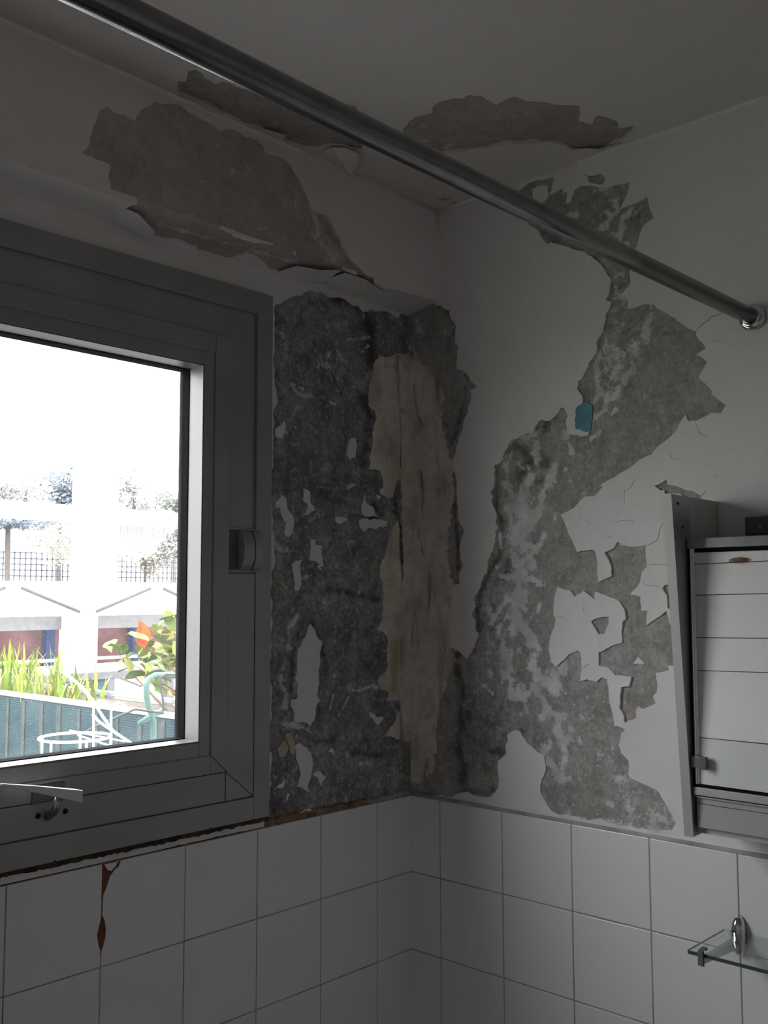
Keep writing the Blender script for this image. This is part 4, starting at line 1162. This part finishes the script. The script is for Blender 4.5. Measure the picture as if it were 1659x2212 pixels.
def xf(z): return -0.124 - 0.041 * (z - Z0) / (Z1 - Z0)      # front edge of the side panels leans out towards the top
XM_T, XM_B = -0.1185, -0.1210        # mirror door, hanging slightly back at the top


def xm(z): return XM_B + (XM_T - XM_B) * (z - 1.32) / (1.68 - 1.32)


def toS(y): return lambda s, t, h: (s, y + h, t)


for y0, sg in ((YL, -1), (YR, 1)):
    a = prism('side_panel', [(-0.003, Z0), (xf(Z0), Z0), (xf(Z1), Z1), (-0.003, Z1)], toS(y0), 0.0, sg * 0.0115, 'cabinet_panel', cab)
    prism('front_trim', [(xf(Z0), Z0 - .001), (xf(Z0) - .002, Z0 - .001), (xf(Z1) - .002, Z1 + .001), (xf(Z1), Z1 + .001)], toS(y0), -sg * 0.001, sg * 0.0135, 'post_front', cab)
    prism('inner_trim', [(xf(Z0), Z0), (xf(Z1), Z1), (-0.108, Z1), (-0.101, Z0)], toS(y0), sg * 0.0118, sg * 0.0132, 'post_inner', cab)
    for zz_ in (1.735, 1.70):
        lathe('screw', [(0, .0022), (.001, .0022), (.0014, .001)], (xf(zz_) + .018 if zz_ > 1.72 else xf(zz_) + .028, y0 + sg * .0132, zz_), (0, sg, 0), 'dark_hole', cab, 12)
door = empty('cabinet_door', (-0.12, (YL + YR) / 2, 1.31)); door.parent = cab; door.matrix_parent_inverse = Matrix.Translation(-cab.location)
DL, DR = YL - 0.0155, YR + 0.0155


def slab(name, ya, yb, za, zb, d0, d1, mat, parent, bev=0.0007):
    """piece of the door; d is measured forward of the mirror plane"""
    v = []
    for z in (za, zb):
        for y in (ya, yb):
            for d in (d0, d1):
                v.append((xm(z) - d, y, z))
    f = [(0, 1, 3, 2), (4, 6, 7, 5), (0, 4, 5, 1), (2, 3, 7, 6), (0, 2, 6, 4), (1, 5, 7, 3)]
    o = pydata(name, v, f, mat, parent)
    if bev:
        b_ = o.modifiers.new('bevel', 'BEVEL'); b_.width = bev; b_.segments = 2
    return o


ZSEAM = [1.3190, 1.3870, 1.4855, 1.5340, 1.5975, 1.6440, 1.6630]
for i in range(6):
    za, zb = ZSEAM[i], ZSEAM[i + 1]
    out = 0.0005 if i in (0, 4) else 0.0
    ya, yb = DL - .008, DR + .008
    dz = 0.010 if 0 < i < 5 else (0.0 if i == 0 else 0.004)
    dz0 = 0.010 if 1 < i < 5 else (0.0 if i == 0 else (0.003 if i == 1 else 0.010))
    g_ = 0.0006
    # each board leans: its lower edge stands a little proud of the one below
    v = []
    for y, k in ((ya, 0.0), (yb, 1.0)):
        z0_, z1_ = za + g_ + dz0 * k, zb - g_ + (dz if i < 5 else 0) * k
        lip = 0.0030 if i == 4 else 0.0014
        v += [(xm(za) - lip, y, z0_), (xm(zb) - 0.0003, y, z1_), (xm(zb) + .004, y, z1_), (xm(za) + .004, y, z0_)]
    pydata('panel_tile' if i == 0 else 'panel_board', v, [(0, 1, 2, 3), (7, 6, 5, 4), (0, 4, 5, 1), (1, 5, 6, 2), (2, 6, 7, 3), (3, 7, 4, 0)], 'panel_blue' if i == 0 else 'panel_white', door)
slab('panel_backing', DL - .007, DR + .007, 1.318, 1.668, -0.010, -0.0035, 'grey_soffit', door, 0)
tube('rusty_catch', [(xm(1.65) - .004, -0.7360, 1.6475), (xm(1.65) - .006, -0.7430, 1.6480), (xm(1.65) - .006, -0.7540, 1.6490), (xm(1.65) - .004, -0.7610, 1.6488)], [.0025, .0036, .0036, .002], 'rack_rust', door, 8)
slab('top_rail', DL, DR, 1.6675, 1.6830, -0.006, 0.006, 'chrome_brushed', door)
slab('top_gasket', DL - .010, DR + .010, 1.6615, 1.6675, -0.002, 0.002, 'gasket', door, 0)
slab('bottom_rail', DL, DR, 1.3035, 1.3150, -0.006, 0.0055, 'post_front', door)
slab('bottom_gasket', DL - .002, DR + .002, 1.3150, 1.3195, -0.002, 0.0035, 'gasket', door, 0)
for s, y in ((-1, DL), (1, DR)):
    ya, yb = (y - .0005, y - .0095) if s < 0 else (y + .0095, y + .0005)
    # rounded chrome stile
    vv, ff = [], []
    n = 8
    for z in (1.3195, 1.6670):
        for i in range(n + 1):
            t = i / n
            vv.append((xm(z) - 0.002 - 0.0038 * math.sin(math.pi * t), ya + (yb - ya) * t, z))
        vv.append((xm(z) + .004, yb, z)); vv.append((xm(z) + .004, ya, z))
    k = n + 3
    ff = [(i, (i + 1) % k, k + (i + 1) % k, k + i) for i in range(k)] + [tuple(range(k)), tuple(reversed(range(k, 2 * k)))]
    pydata('stile', vv, ff, 'chrome', door, False)
    yc = y + .0005 if s < 0 else y - .0005
    slab('stile_gasket', yc - .0022, yc + .0022, 1.3035, 1.6830, -0.006, 0.0005, 'gasket', door, 0)
latch = empty('latch', (-0.127, DL - .01, 1.352)); latch.parent = door; latch.matrix_parent_inverse = Matrix.Translation(-door.location)
latch.location = (-0.127, DL - .01, 1.352)
boxes('latch_plate', [(-0.1290, -0.1215, DL - .014, DL + .001, 1.3435, 1.3600)], 'chrome_brushed', latch, 0.0006)
boxes('latch_knob', [(-0.1330, -0.1260, DL - .024, DL - .014, 1.3425, 1.3605)], 'plastic_grey', latch, 0.001)
# flap below the mirror and the bottom board
slab('lower_flap', DL - .002, DR + .002, 1.2905, 1.3010, -0.004, -0.0015, 'flap_grey', cab, 0)
slab('lower_flap', DL - .002, DR + .002, 1.2560, 1.2896, -0.004, -0.0010, 'flap_grey', cab, 0)
slab('flap_edge', DL - .001, DR + .001, 1.2995, 1.3015, -0.003, 0.002, 'post_front', cab, 0)
boxes('bottom_board', [(-0.112, -0.004, YR + .013, YL - .013, 1.246, 1.254)], 'cabinet_panel', cab, 0.0008)
boxes('top_ledge', [(-0.100, -0.004, YR + .013, YL - .013, 1.655, 1.661)], 'cabinet_panel', cab, 0.0008)
boxes('back_panel', [(-0.006, -0.0035, YR + .013, YL - .0135, 1.255, 1.660)], 'cabinet_panel', cab)

jb = empty('junction_box', (-0.012, -0.765, 1.689))
tag(jb, 'dark grey electrical box on the wall above the bathroom cabinet', 'electrical box')
boxes('box_body', [(-0.024, -0.0034, -0.815, -0.7185, 1.6885, 1.7185)], 'plastic_grey', jb, 0.0015)
boxes('box_lid', [(-0.0275, -0.024, -0.812, -0.7215, 1.6915, 1.7155)], 'plastic_grey', jb, 0.001)
for sy in (-0.744, -0.79):
    lathe('screw', [(0, .003), (.001, .003), (.0014, .0015)], (-0.0275, sy, 1.7035), (-1, 0, 0), 'chrome_brushed', jb, 12)

# ------------------------------------------------------------------ glass shelf
ZS = 1.0765
sh = empty('glass_shelf', (-0.07, -0.88, ZS))
tag(sh, 'clear glass shelf on chrome brackets fixed to the white tiles', 'shelf')
boxes('shelf_pane', [(-0.1385, -0.012, -1.10, -0.6605, ZS, ZS + .006)], 'shelf_glass', sh, 0.0012)
boxes('front_edge', [(-0.1400, -0.1386, -1.0995, -0.661, ZS + .0006, ZS + .0054)], 'shelf_edge', sh)
boxes('side_edge', [(-0.138, -0.013, -0.6604, -0.6598, ZS + .0028, ZS + .0054)], 'shelf_edge', sh)
for yb_ in (-0.6825, -1.0785):
    # wall plate: tall rounded cap
    v, f = [], []
    nr, na = 7, 20
    for i in range(nr):
        k = i / (nr - 1)
        rr_ = math.cos(k * math.pi / 2) ** 0.55 if k < 1 else 0.0
        hgt = 0.016 * math.sin(k * math.pi / 2)
        for j in range(na):
            a = 2 * math.pi * j / na
            sy = 0.0115 * max(rr_, .02) * math.copysign(abs(math.cos(a)) ** 0.8, math.cos(a))
            sz = 0.031 * max(rr_, .02) * math.copysign(abs(math.sin(a)) ** 0.8, math.sin(a))
            v.append((-0.0078 - hgt, yb_ + sy, 1.0755 + sz))
    for i in range(nr - 1):
        f += [(i * na + j, i * na + (j + 1) % na, (i + 1) * na + (j + 1) % na, (i + 1) * na + j) for j in range(na)]
    f.append(tuple(range(na)))
    pydata('wall_plate', v, f, 'chrome', sh, True)
    # arm tapering to the front under the glass
    arm = pydata('bracket_arm', [(-0.020, yb_ - .006, ZS - .001), (-0.020, yb_ + .006, ZS - .001), (-0.020, yb_ + .004, ZS - .017), (-0.020, yb_ - .004, ZS - .017),
                                 (-0.141, yb_ - .0045, ZS - .001), (-0.141, yb_ + .0045, ZS - .001), (-0.141, yb_ + .003, ZS - .009), (-0.141, yb_ - .003, ZS - .009)],
                 [(0, 1, 2, 3), (7, 6, 5, 4), (0, 4, 5, 1), (1, 5, 6, 2), (2, 6, 7, 3), (3, 7, 4, 0)], 'chrome_brushed', sh)
    b_ = arm.modifiers.new('bevel', 'BEVEL'); b_.width = 0.001; b_.segments = 2
    clip = pydata('front_clip', [(-0.1402, yb_ - .004, ZS - .012), (-0.1402, yb_ + .004, ZS - .012), (-0.1402, yb_ + .004, ZS + .011), (-0.1402, yb_ - .004, ZS + .011),
                                 (-0.1455, yb_ - .0035, ZS - .010), (-0.1455, yb_ + .0035, ZS - .010), (-0.1445, yb_ + .0035, ZS + .010), (-0.1445, yb_ - .0035, ZS + .010),
                                 (-0.1280, yb_ - .0035, ZS + .0075), (-0.1280, yb_ + .0035, ZS + .0075), (-0.1290, yb_ + .0035, ZS + .0125), (-0.1290, yb_ - .0035, ZS + .0125)],
                  [(4, 5, 6, 7), (0, 4, 7, 3), (1, 2, 6, 5), (0, 1, 5, 4), (3, 7, 6, 2), (0, 3, 2, 1), (3, 2, 10, 11), (8, 9, 2, 3), (8, 11, 10, 9)], 'plastic_grey', sh)

# ------------------------------------------------------------------ outdoors: balcony
balc = boxes('floor_balcony', [(-3.0, 0.95, 0.16, 4.55, -0.15, -0.02)], 'balcony')
tag(balc, 'concrete balcony floor outside the window', 'balcony floor', kind='structure')
ground = boxes('floor_ground', [(-60, 90, 4.6, 120, -6.3, -6.0)], 'ground')
tag(ground, 'ground far below the balcony', 'ground', kind='structure')

ZR = 1.178
scr = empty('planter_trough', (0.74, 1.9, -0.02))
tag(scr, 'long raised planter trough faced with teal shade cloth', 'planter')
boxes('trough_body', [(0.625, 0.90, 0.45, 4.5, -0.02, 1.125)], 'slat_teal', scr)
boxes('shade_cloth', [(0.600, 0.604, 0.45, 4.5, -0.02, ZR - .02)], 'mesh_teal', scr)
boxes('soil_bed', [(0.622, 0.902, 0.47, 4.48, 1.125, 1.15)], 'soil', scr)
boxes('trough_rim', [(0.596, 0.626, 0.44, 4.51, ZR - .02, ZR), (0.898, 0.925, 0.44, 4.51, ZR - .02, ZR)], 'rail_pale', scr, 0.003)
for i in range(27):
    y = 0.52 + i * 0.15 + rng.uniform(-.01, .01)
    boxes('slat', [(0.5955, 0.5995, y, y + rng.uniform(.018, .04), 0.0, ZR - .03)], 'slat_brown', scr)

fence = empty('balcony_railing', (1.6, 4.5, -0.02))
tag(fence, 'dark balcony railing with teal screen panel behind the planter', 'railing')
boxes('screen_panel', [(0.93, 2.04, 4.50, 4.52, -0.02, 1.07)], 'slat_teal', fence)
boxes('top_rail', [(0.92, 3.6, 4.48, 4.54, 1.062, 1.112)], 'rail_dark', fence, 0.004)
boxes('low_rail', [(0.92, 3.6, 4.49, 4.53, 0.80, 0.84)], 'rail_dark', fence, 0.004)
for x in (1.0, 1.55, 2.08, 2.55, 3.05, 3.55):
    boxes('post', [(x - .028, x + .028, 4.485, 4.535, -0.02, 1.062)], 'rail_dark', fence, 0.003)

# grass clump at the far end of the trough
g = random.Random(3)
gr = empty('ornamental_grass', (0.74, 2.8, 1.15))
tag(gr, 'bright green clump of tall grass in the planter trough', 'plant')


def blade(L, wd, lean, az, r):
    v, f = [], []
    n = 5
    for i in range(n + 1):
        t = i / n
        d = lean * t * t * L
        z = L * t * (1 - 0.12 * lean * t)
        hw = wd * (1 - t) ** 0.6 * 0.5
        cx, cy = d * math.cos(az), d * math.sin(az)
        v += [(cx - hw * math.sin(az), cy + hw * math.cos(az), z), (cx + hw * math.sin(az), cy - hw * math.cos(az), z)]
    f = [(2 * i, 2 * i + 1, 2 * i + 3, 2 * i + 2) for i in range(n)]
    return v, f


bmeshes = []
for k in range(8):
    v, f = blade(g.uniform(.14, .28), g.uniform(.014, .024), g.uniform(.05, .5), g.uniform(0, 6.28), g)
    me = bpy.data.meshes.new('blade'); me.from_pydata(v, [], f); me.materials.append(MAT['grass'] if k % 3 else MAT['leaf_yellow'])
    bmeshes.append(me)
for i in range(150):
    o = link('blade', bmeshes[i % 8], None, gr, (g.gauss(0.74, .06), g.uniform(2.50, 3.5), 1.14))
    o.rotation_euler = (g.uniform(-.12, .12), g.uniform(-.12, .12), g.uniform(0, 6.28))
    o.scale = (1, 1, g.uniform(.7, 1.15) * (1.0 if o.location.y > 2.66 else .6))

# leafy shrub
shb = empty('leafy_shrub', (0.74, 1.78, 1.15))
tag(shb, 'leafy shrub with one orange leaf in the planter trough', 'plant')
stems = []
for (u, v_, xx) in ((365, 1345, .72), (335, 1400, .66), (270, 1425, .74), (245, 1395, .80), (390, 1340, .78), (310, 1365, .82), (390, 1440, .68), (300, 1455, .70)):
    p = at(u, v_, 'x', xx)
    b0 = Vector((g.uniform(.68, .80), 1.70 + g.uniform(-.1, .15), 1.15))
    p = Vector(p.tolist())
    mid = b0.lerp(p, .5) + Vector((g.uniform(-.04, .04), g.uniform(-.04, .04), .03))
    tube('stem', [b0, mid, p], [.005, .004, .002], 'stem', shb, 6)
    stems.append((b0, mid, p))


def leaf_mesh(mat):
    v = [(0, 0, 0)]
    f = []
    prof = [(.18, .20), (.40, .30), (.65, .24), (.85, .12)]
    for t, wd in prof:
        v += [(-wd, t, .05), (0, t, .0 - .08 * t * t), (wd, t, .05)]
    v.append((0, 1.0, -.14))
    f += [(0, 2, 1), (0, 3, 2)]
    for i in range(3):
        a = 1 + 3 * i
        f += [(a, a + 1, a + 4, a + 3), (a + 1, a + 2, a + 5, a + 4)]
    f += [(10, 11, 13), (11, 12, 13)]
    me = bpy.data.meshes.new('leaf'); me.from_pydata(v, [], f); me.materials.append(MAT[mat])
    for p in me.polygons: p.use_smooth = True
    return me


LM = [leaf_mesh('leaf'), leaf_mesh('leaf_yellow'), leaf_mesh('leaf_orange')]
spots = []
for (b0, mid, p) in stems:
    for t in (.35, .5, .6, .7, .78, .86, .93, 1.0, 1.0):
        q = (b0.lerp(mid, t * 2) if t < .5 else mid.lerp(p, t * 2 - 1))
        spots.append(q + Vector((g.gauss(0, .03), g.gauss(0, .035), g.gauss(0, .025))))
for i, q in enumerate(spots):
    o = link('leaf', LM[0 if g.random() < .6 else 1], None, shb, q)
    o.scale = (g.uniform(.075, .115),) * 3
    o.rotation_euler = (g.uniform(-.5, 1.1), g.uniform(-.6, .6), g.uniform(0, 6.28))
for (u, v_, az) in ((312, 1402, 3.3), (318, 1392, 2.9)):
    p = at(u, v_, 'x', .68)
    o = link('leaf', LM[2], None, shb, p.tolist())
    o.scale = (.09, .10, .09); o.rotation_euler = (1.35, .25, 2.3 + (az - 3))
    o['label'] = 'orange leaf'

# white wire plant stand near the window
ws = empty('wire_plant_stand', (-0.22, 0.9, -0.02))
tag(ws, 'white coated wire plant stand just outside the pane', 'plant stand')


def A9(u, v_, y=0.9): return tuple(at(u, v_, 'y', y).tolist())


ctr = at(172, 1590, 'y', 0.9)
zc_ = 1.252
cx_, cy_ = -0.235, 0.90
rg = [(cx_ + .086 * math.cos(a), cy_ + .086 * math.sin(a), zc_) for a in [2 * math.pi * i / 32 for i in range(32)]]
tube('ring_wire', rg, 0.0034, 'white_wire', ws, 8, closed=True)
for a in (3.5, 4.5, 5.9, 0.9, 2.2):
    x_, y_ = cx_ + .086 * math.cos(a), cy_ + .086 * math.sin(a)
    tube('leg_wire', [(x_, y_, zc_), (cx_ + .085 * math.cos(a), cy_ + .085 * math.sin(a), 0.7), (cx_ + .12 * math.cos(a), cy_ + .12 * math.sin(a), -0.018)], 0.0030, 'white_wire', ws, 8)
for (u0, u1, vt, yy) in ((202, 236, 1515, .96), (240, 275, 1520, .90)):
    pts = []
    for i in range(13):
        a = math.pi * i / 12
        pts.append(A9((u0 + u1) / 2 - (u1 - u0) / 2 * math.cos(a), vt + 18 - 20 * math.sin(a), yy))
    pts = [A9(u0, 1640, yy)] + pts
    tube('hoop_wire', pts, 0.0030, 'white_wire', ws, 8)
tube('diagonal_wire', [A9(141, 1455), A9(175, 1482), A9(200, 1512), A9(222, 1548), A9(245, 1580), A9(290, 1610)], 0.0038, 'white_wire', ws, 8)
tube('diagonal_wire', [A9(200, 1543, .93), A9(215, 1560, .93), A9(245, 1580, .9)], 0.0034, 'white_wire', ws, 8)
tube('cross_wire', [A9(168, 1588, .95), A9(240, 1612, .85)], 0.0022, 'white_wire', ws, 6)
tube('cross_wire', [A9(150, 1578, .98), A9(270, 1602, .88)], 0.0022, 'white_wire', ws, 6)

# pale green garden chair, mostly hidden by the window frame
ch = empty('garden_chair', (0.12, 1.1, -0.02))
tag(ch, 'pale green metal garden chair behind the wire plant stand', 'chair')


def A11(u, v_, y=1.1): return tuple(at(u, v_, 'y', y).tolist())


for dx, dy in ((0.0, 0.0), (0.20, 0.08)):
    pts = [A11(420, 1462), A11(360, 1458), A11(335, 1459), A11(322, 1466), A11(316, 1482), A11(317, 1505), A11(321, 1525), A11(326, 1538), A11(332, 1560)]
    pts = [(p[0] + dx, p[1] + dy, p[2]) for p in pts] + [(A11(336, 1600)[0] + dx, 1.1 + dy, 0.6), (A11(336, 1600)[0] - .02 + dx, 1.1 + dy, -0.018)]
    tube('arm_and_leg', pts, 0.009, 'chair_green', ch, 10)
    tube('rear_leg', [pts[0], (pts[0][0] + .03, 1.1 + dy, 0.75), (pts[0][0] + .08, 1.1 + dy, -0.018)], 0.009, 'chair_green', ch, 10)
x0_ = A11(420, 1462)[0]
for k in range(6):
    xs_ = x0_ + .03 + .16 * k / 5
    boxes('seat_slat', [(xs_ - .012, xs_ + .012, 0.80, 1.16, 0.86, 0.872)], 'chair_green', ch, 0.002)
tube('brace', [A11(300, 1562), A11(320, 1548), A11(352, 1533)], 0.006, 'chair_green', ch, 8)
tube('brace', [A11(300, 1564), A11(325, 1552), A11(350, 1538)], 0.005, 'chair_green', ch, 8)
tag(tube('power_cable', [A9(170, 1590, 1.0), A9(205, 1570, 1.0), A9(240, 1555, 1.0), A9(272, 1540, 1.0), A9(292, 1532, 1.0), A9(320, 1536, 1.0), A9(352, 1541, 1.0), A9(352, 1510, 1.0), A9(345, 1480, 1.0), A9(347, 1464, 1.0), A9(358, 1457, 1.0), A9(380, 1457, 1.0),
                         A9(400, 1470, 1.0)], 0.0032, 'cable'), 'thin dark cable looping across the wire plant stand', 'cable')
lamp = lathe('hanging_pot', [(0, .004), (.004, .035), (.02, .052), (.06, .058), (.12, .050), (.20, .036), (.23, .030)], (A9(-35, 973, 1.6)), (0, 0, -1), 'plastic_grey', None, 28)
tag(lamp, 'dark rounded pot at the left edge of the pane', 'pot')
tube('hanging_wire', [A9(-35, 974, 1.6), (A9(-35, 973, 1.6)[0], 1.6, 3.0)], 0.002, 'cable', lamp, 6)

# ------------------------------------------------------------------ outdoors: concrete frame building
bl = empty('concrete_building', (6.0, 8.3, -6.0))
tag(bl, 'white concrete frame building opposite with zigzag parapet', 'building')


def Y8(u, v_): return at(u, v_, 'y', 8.0)


px0, px1 = Y8(190, 1150)[0], Y8(256, 1150)[0]
boxes('pillar', [(px0, px1, 8.0, 8.35, 1.76, 3.36)], 'concrete_white', bl, 0.01)
boxes('pillar', [(px0 + 8 * .55, px1 + 8 * .55, 8.0, 8.35, 1.76, 3.36)], 'concrete_white', bl, 0.01)
boxes('pillar', [(px0 - 5.2, px1 - 5.2, 8.0, 8.35, 1.76, 3.36)], 'concrete_white', bl, 0.01)
boxes('pillar', [(3.825, 4.095, 8.02, 8.35, -6.0, 1.42)], 'concrete_white', bl, 0.01)
boxes('pillar', [(8.3, 8.57, 8.02, 8.35, -6.0, 1.42)], 'concrete_white', bl, 0.01)
boxes('pillar', [(-0.7, -0.43, 8.02, 8.35, -6.0, 1.42)], 'concrete_white', bl, 0.01)
boxes('top_beam', [(-4.0, 14, 8.05, 8.25, 2.40, 2.565)], 'concrete_white', bl, 0.006)
boxes('parapet', [(-4.0, 14, 8.0, 8.18, 1.41, 1.765)], 'concrete_white', bl, 0.006)
xz0 = Y8(45, 1270)[0]; xz1 = Y8(172, 1322)[0]; xz2 = Y8(207, 1322)[0]; xz3 = Y8(325, 1272)[0]; xz4 = Y8(352, 1272)[0]
per = xz4 - xz0
for k in range(-3, 5):
    for (a, b) in (((xz0, 1.70), (xz1, 1.452)), ((xz2, 1.452), (xz3, 1.70))):
        tube('parapet_slot', [(a[0] + k * per, 7.999, a[1]), (b[0] + k * per, 7.999, b[1])], 0.017, 'slot', bl, 6)
boxes('soffit_band', [(-4.0, 14, 8.3, 8.4, 1.265, 1.42)], 'grey_soffit', bl)
boxes('terrace_slab', [(-4.0, 14, 8.12, 10.0, 0.64, 0.72)], 'concrete_white', bl, 0.01)
boxes('recessed_wall', [(-4.0, 14, 9.6, 9.7, 0.72, 1.60)], 'brown_wall', bl)
boxes('handrail', [(-4.0, 14, 8.05, 8.10, 0.945, 0.975)], 'concrete_white', bl, 0.005)
for u in (105, 290, 480, -90):
    x = at(u, 1385, 'y', 9.5)[0]
    boxes('blue_post', [(x - .055, x + .055, 9.45, 9.55, 0.72, 1.60)], 'blue_post', bl)
boxes('lower_fascia', [(-4.0, 14, 8.0, 8.1, 0.60, 0.905)], 'concrete_white', bl, 0.006)
for k in range(-3, 5):
    for (a, b) in (((xz0 + .28, .64), (xz1 + .12, .83)), ((xz2 + .08, .83), (xz3 - .1, .64))):
        tube('fascia_slot', [(a[0] + k * per, 7.999, a[1]), (b[0] + k * per, 7.999, b[1])], 0.012, 'slot', bl, 6)
boxes('lower_wall', [(-4.0, 14, 8.4, 8.6, -6.0, 0.62)], 'concrete_white', bl)

# house and wire fence farther away
hs = empty('white_house', (12, 24, -6.0))
tag(hs, 'white house beyond the concrete frame building', 'house')
boxes('house_wall', [(2.0, 12.2, 24.0, 30.0, -6.0, 3.1)], 'house_wall', hs)
boxes('roof_slab', [(1.6, 12.5, 23.6, 30.4, 3.1, 3.38)], 'concrete_white', hs, 0.02)
h2 = empty('corrugated_shed', (15, 26, -6.0))
tag(h2, 'pale shed with corrugated panel right of the white house', 'shed')
boxes('shed_wall', [(13.6, 22, 26.0, 31, -6.0, 3.45)], 'house_wall', h2)
for i in range(40):
    x = 14.9 + i * .085
    boxes('corrugation', [(x, x + .05, 25.94, 25.99, 3.52, 4.25)], 'corrugated', h2)
boxes('panel_back', [(14.88, 18.3, 25.99, 26.05, 3.50, 4.27)], 'corrugated', h2)
boxes('shed_roof', [(13.4, 22.2, 25.8, 31.2, 3.30, 3.50)], 'concrete_white', h2, 0.02)
fw = empty('wire_fence', (10, 18, -6))
tag(fw, 'far square-mesh wire fence in front of the white house', 'fence')
bm = bmesh.new()
for i in range(90):
    x = 5.0 + i * .12
    bm_box(bm, x, x + .022, 18.0, 18.02, 1.75, 2.55)
for i in range(7):
    z = 1.8 + i * .12
    bm_box(bm, 5.0, 15.8, 18.0, 18.02, z, z + .022)
me = bpy.data.meshes.new('wire_mesh'); bm.to_mesh(me); bm.free()
o = link('wire_mesh', me, 'fence_wire', fw); o['kind'] = 'stuff'
for i in range(5):
    boxes('fence_post', [(5.0 + i * 2.68, 5.06 + i * 2.68, 17.96, 18.0, -6.0, 2.6)], 'fence_wire', fw)


def tree(x, y, rx, rz, ztop, mat, label, seed, n=1500, leaf=.22):
    r = random.Random(seed)
    t = empty('tree', (x, y, -6.0))
    tag(t, label, 'tree', 'trees beyond the opposite building')
    zc = ztop - rz
    tube('trunk', [(x, y, -6.0), (x + r.uniform(-.2, .2), y, zc - rz * .3), (x + r.uniform(-.3, .3), y, zc + rz * .4)], [min(.12, rx * .09), min(.08, rx * .06), .02], 'bark', t, 8)
    v, f = [], []
    blobs = [(r.gauss(0, .45) * rx, r.gauss(0, .4) * rx, r.gauss(0, .4) * rz, r.uniform(.35, .6)) for _ in range(9)]
    for i in range(n):
        bx, by, bz, bs = blobs[i % 9]
        d = Vector((r.gauss(0, 1), r.gauss(0, 1), r.gauss(0, 1))).normalized() * (r.random() ** .35)
        p = Vector((x + bx + d.x * rx * bs, y + by + d.y * rx * bs, zc + bz + d.z * rz * bs))
        if p.z > ztop: p.z = ztop - r.random() * .3
        a = Vector((r.gauss(0, 1), r.gauss(0, 1), r.gauss(0, 1))).normalized()
        b = a.orthogonal().normalized()
        s = leaf * r.uniform(.5, 1.2)
        k = len(v)
        v += [p - a * s, p - b * s * .6, p + a * s, p + b * s * .6]
        f.append((k, k + 1, k + 2, k + 3))
    o = pydata('crown', v, f, mat, t)
    o['kind'] = 'stuff'


def tree_at(u, vt, vb, wpx, Y, mat, label, seed, n=2200):
    p = at(u, (vt + vb) / 2, 'y', Y)
    m = float(np.dot(ROT[2], p - CAM)) / FPX
    tree(float(p[0]), Y, wpx / 2 * m, (vb - vt) / 2 * m, float(at(u, vt, 'y', Y)[2]), mat, label, seed, n, 5.0 * m)


tree_at(140, 1005, 1118, 190, 20.0, 'foliage_blue', 'dense blue-green tree left of the white pillar', 1)
tree_at(45, 1030, 1110, 260, 36.0, 'foliage_grey', 'grey-green tree above the roof of the white house', 2)
tree_at(30, 1098, 1155, 190, 15.2, 'foliage_blue', 'low blue-green tree under the concrete beam', 3)
tree_at(295, 1005, 1118, 190, 40.0, 'foliage_grey', 'tall grey-green tree right of the white pillar', 4)
tree_at(380, 1055, 1115, 130, 46.0, 'foliage_grey', 'small grey tree beside the window jamb', 5)
tree_at(160, 1115, 1220, 230, 16.4, 'foliage_pale', 'pale yellowish bush left below the pillar', 6)
tree_at(320, 1170, 1245, 110, 17.0, 'foliage_pale', 'pale yellowish bush beside the corrugated shed', 7, 1200)
tree_at(385, 1120, 1245, 80, 16.0, 'foliage_grey', 'thin grey bush in front of the corrugated shed', 8, 1400)
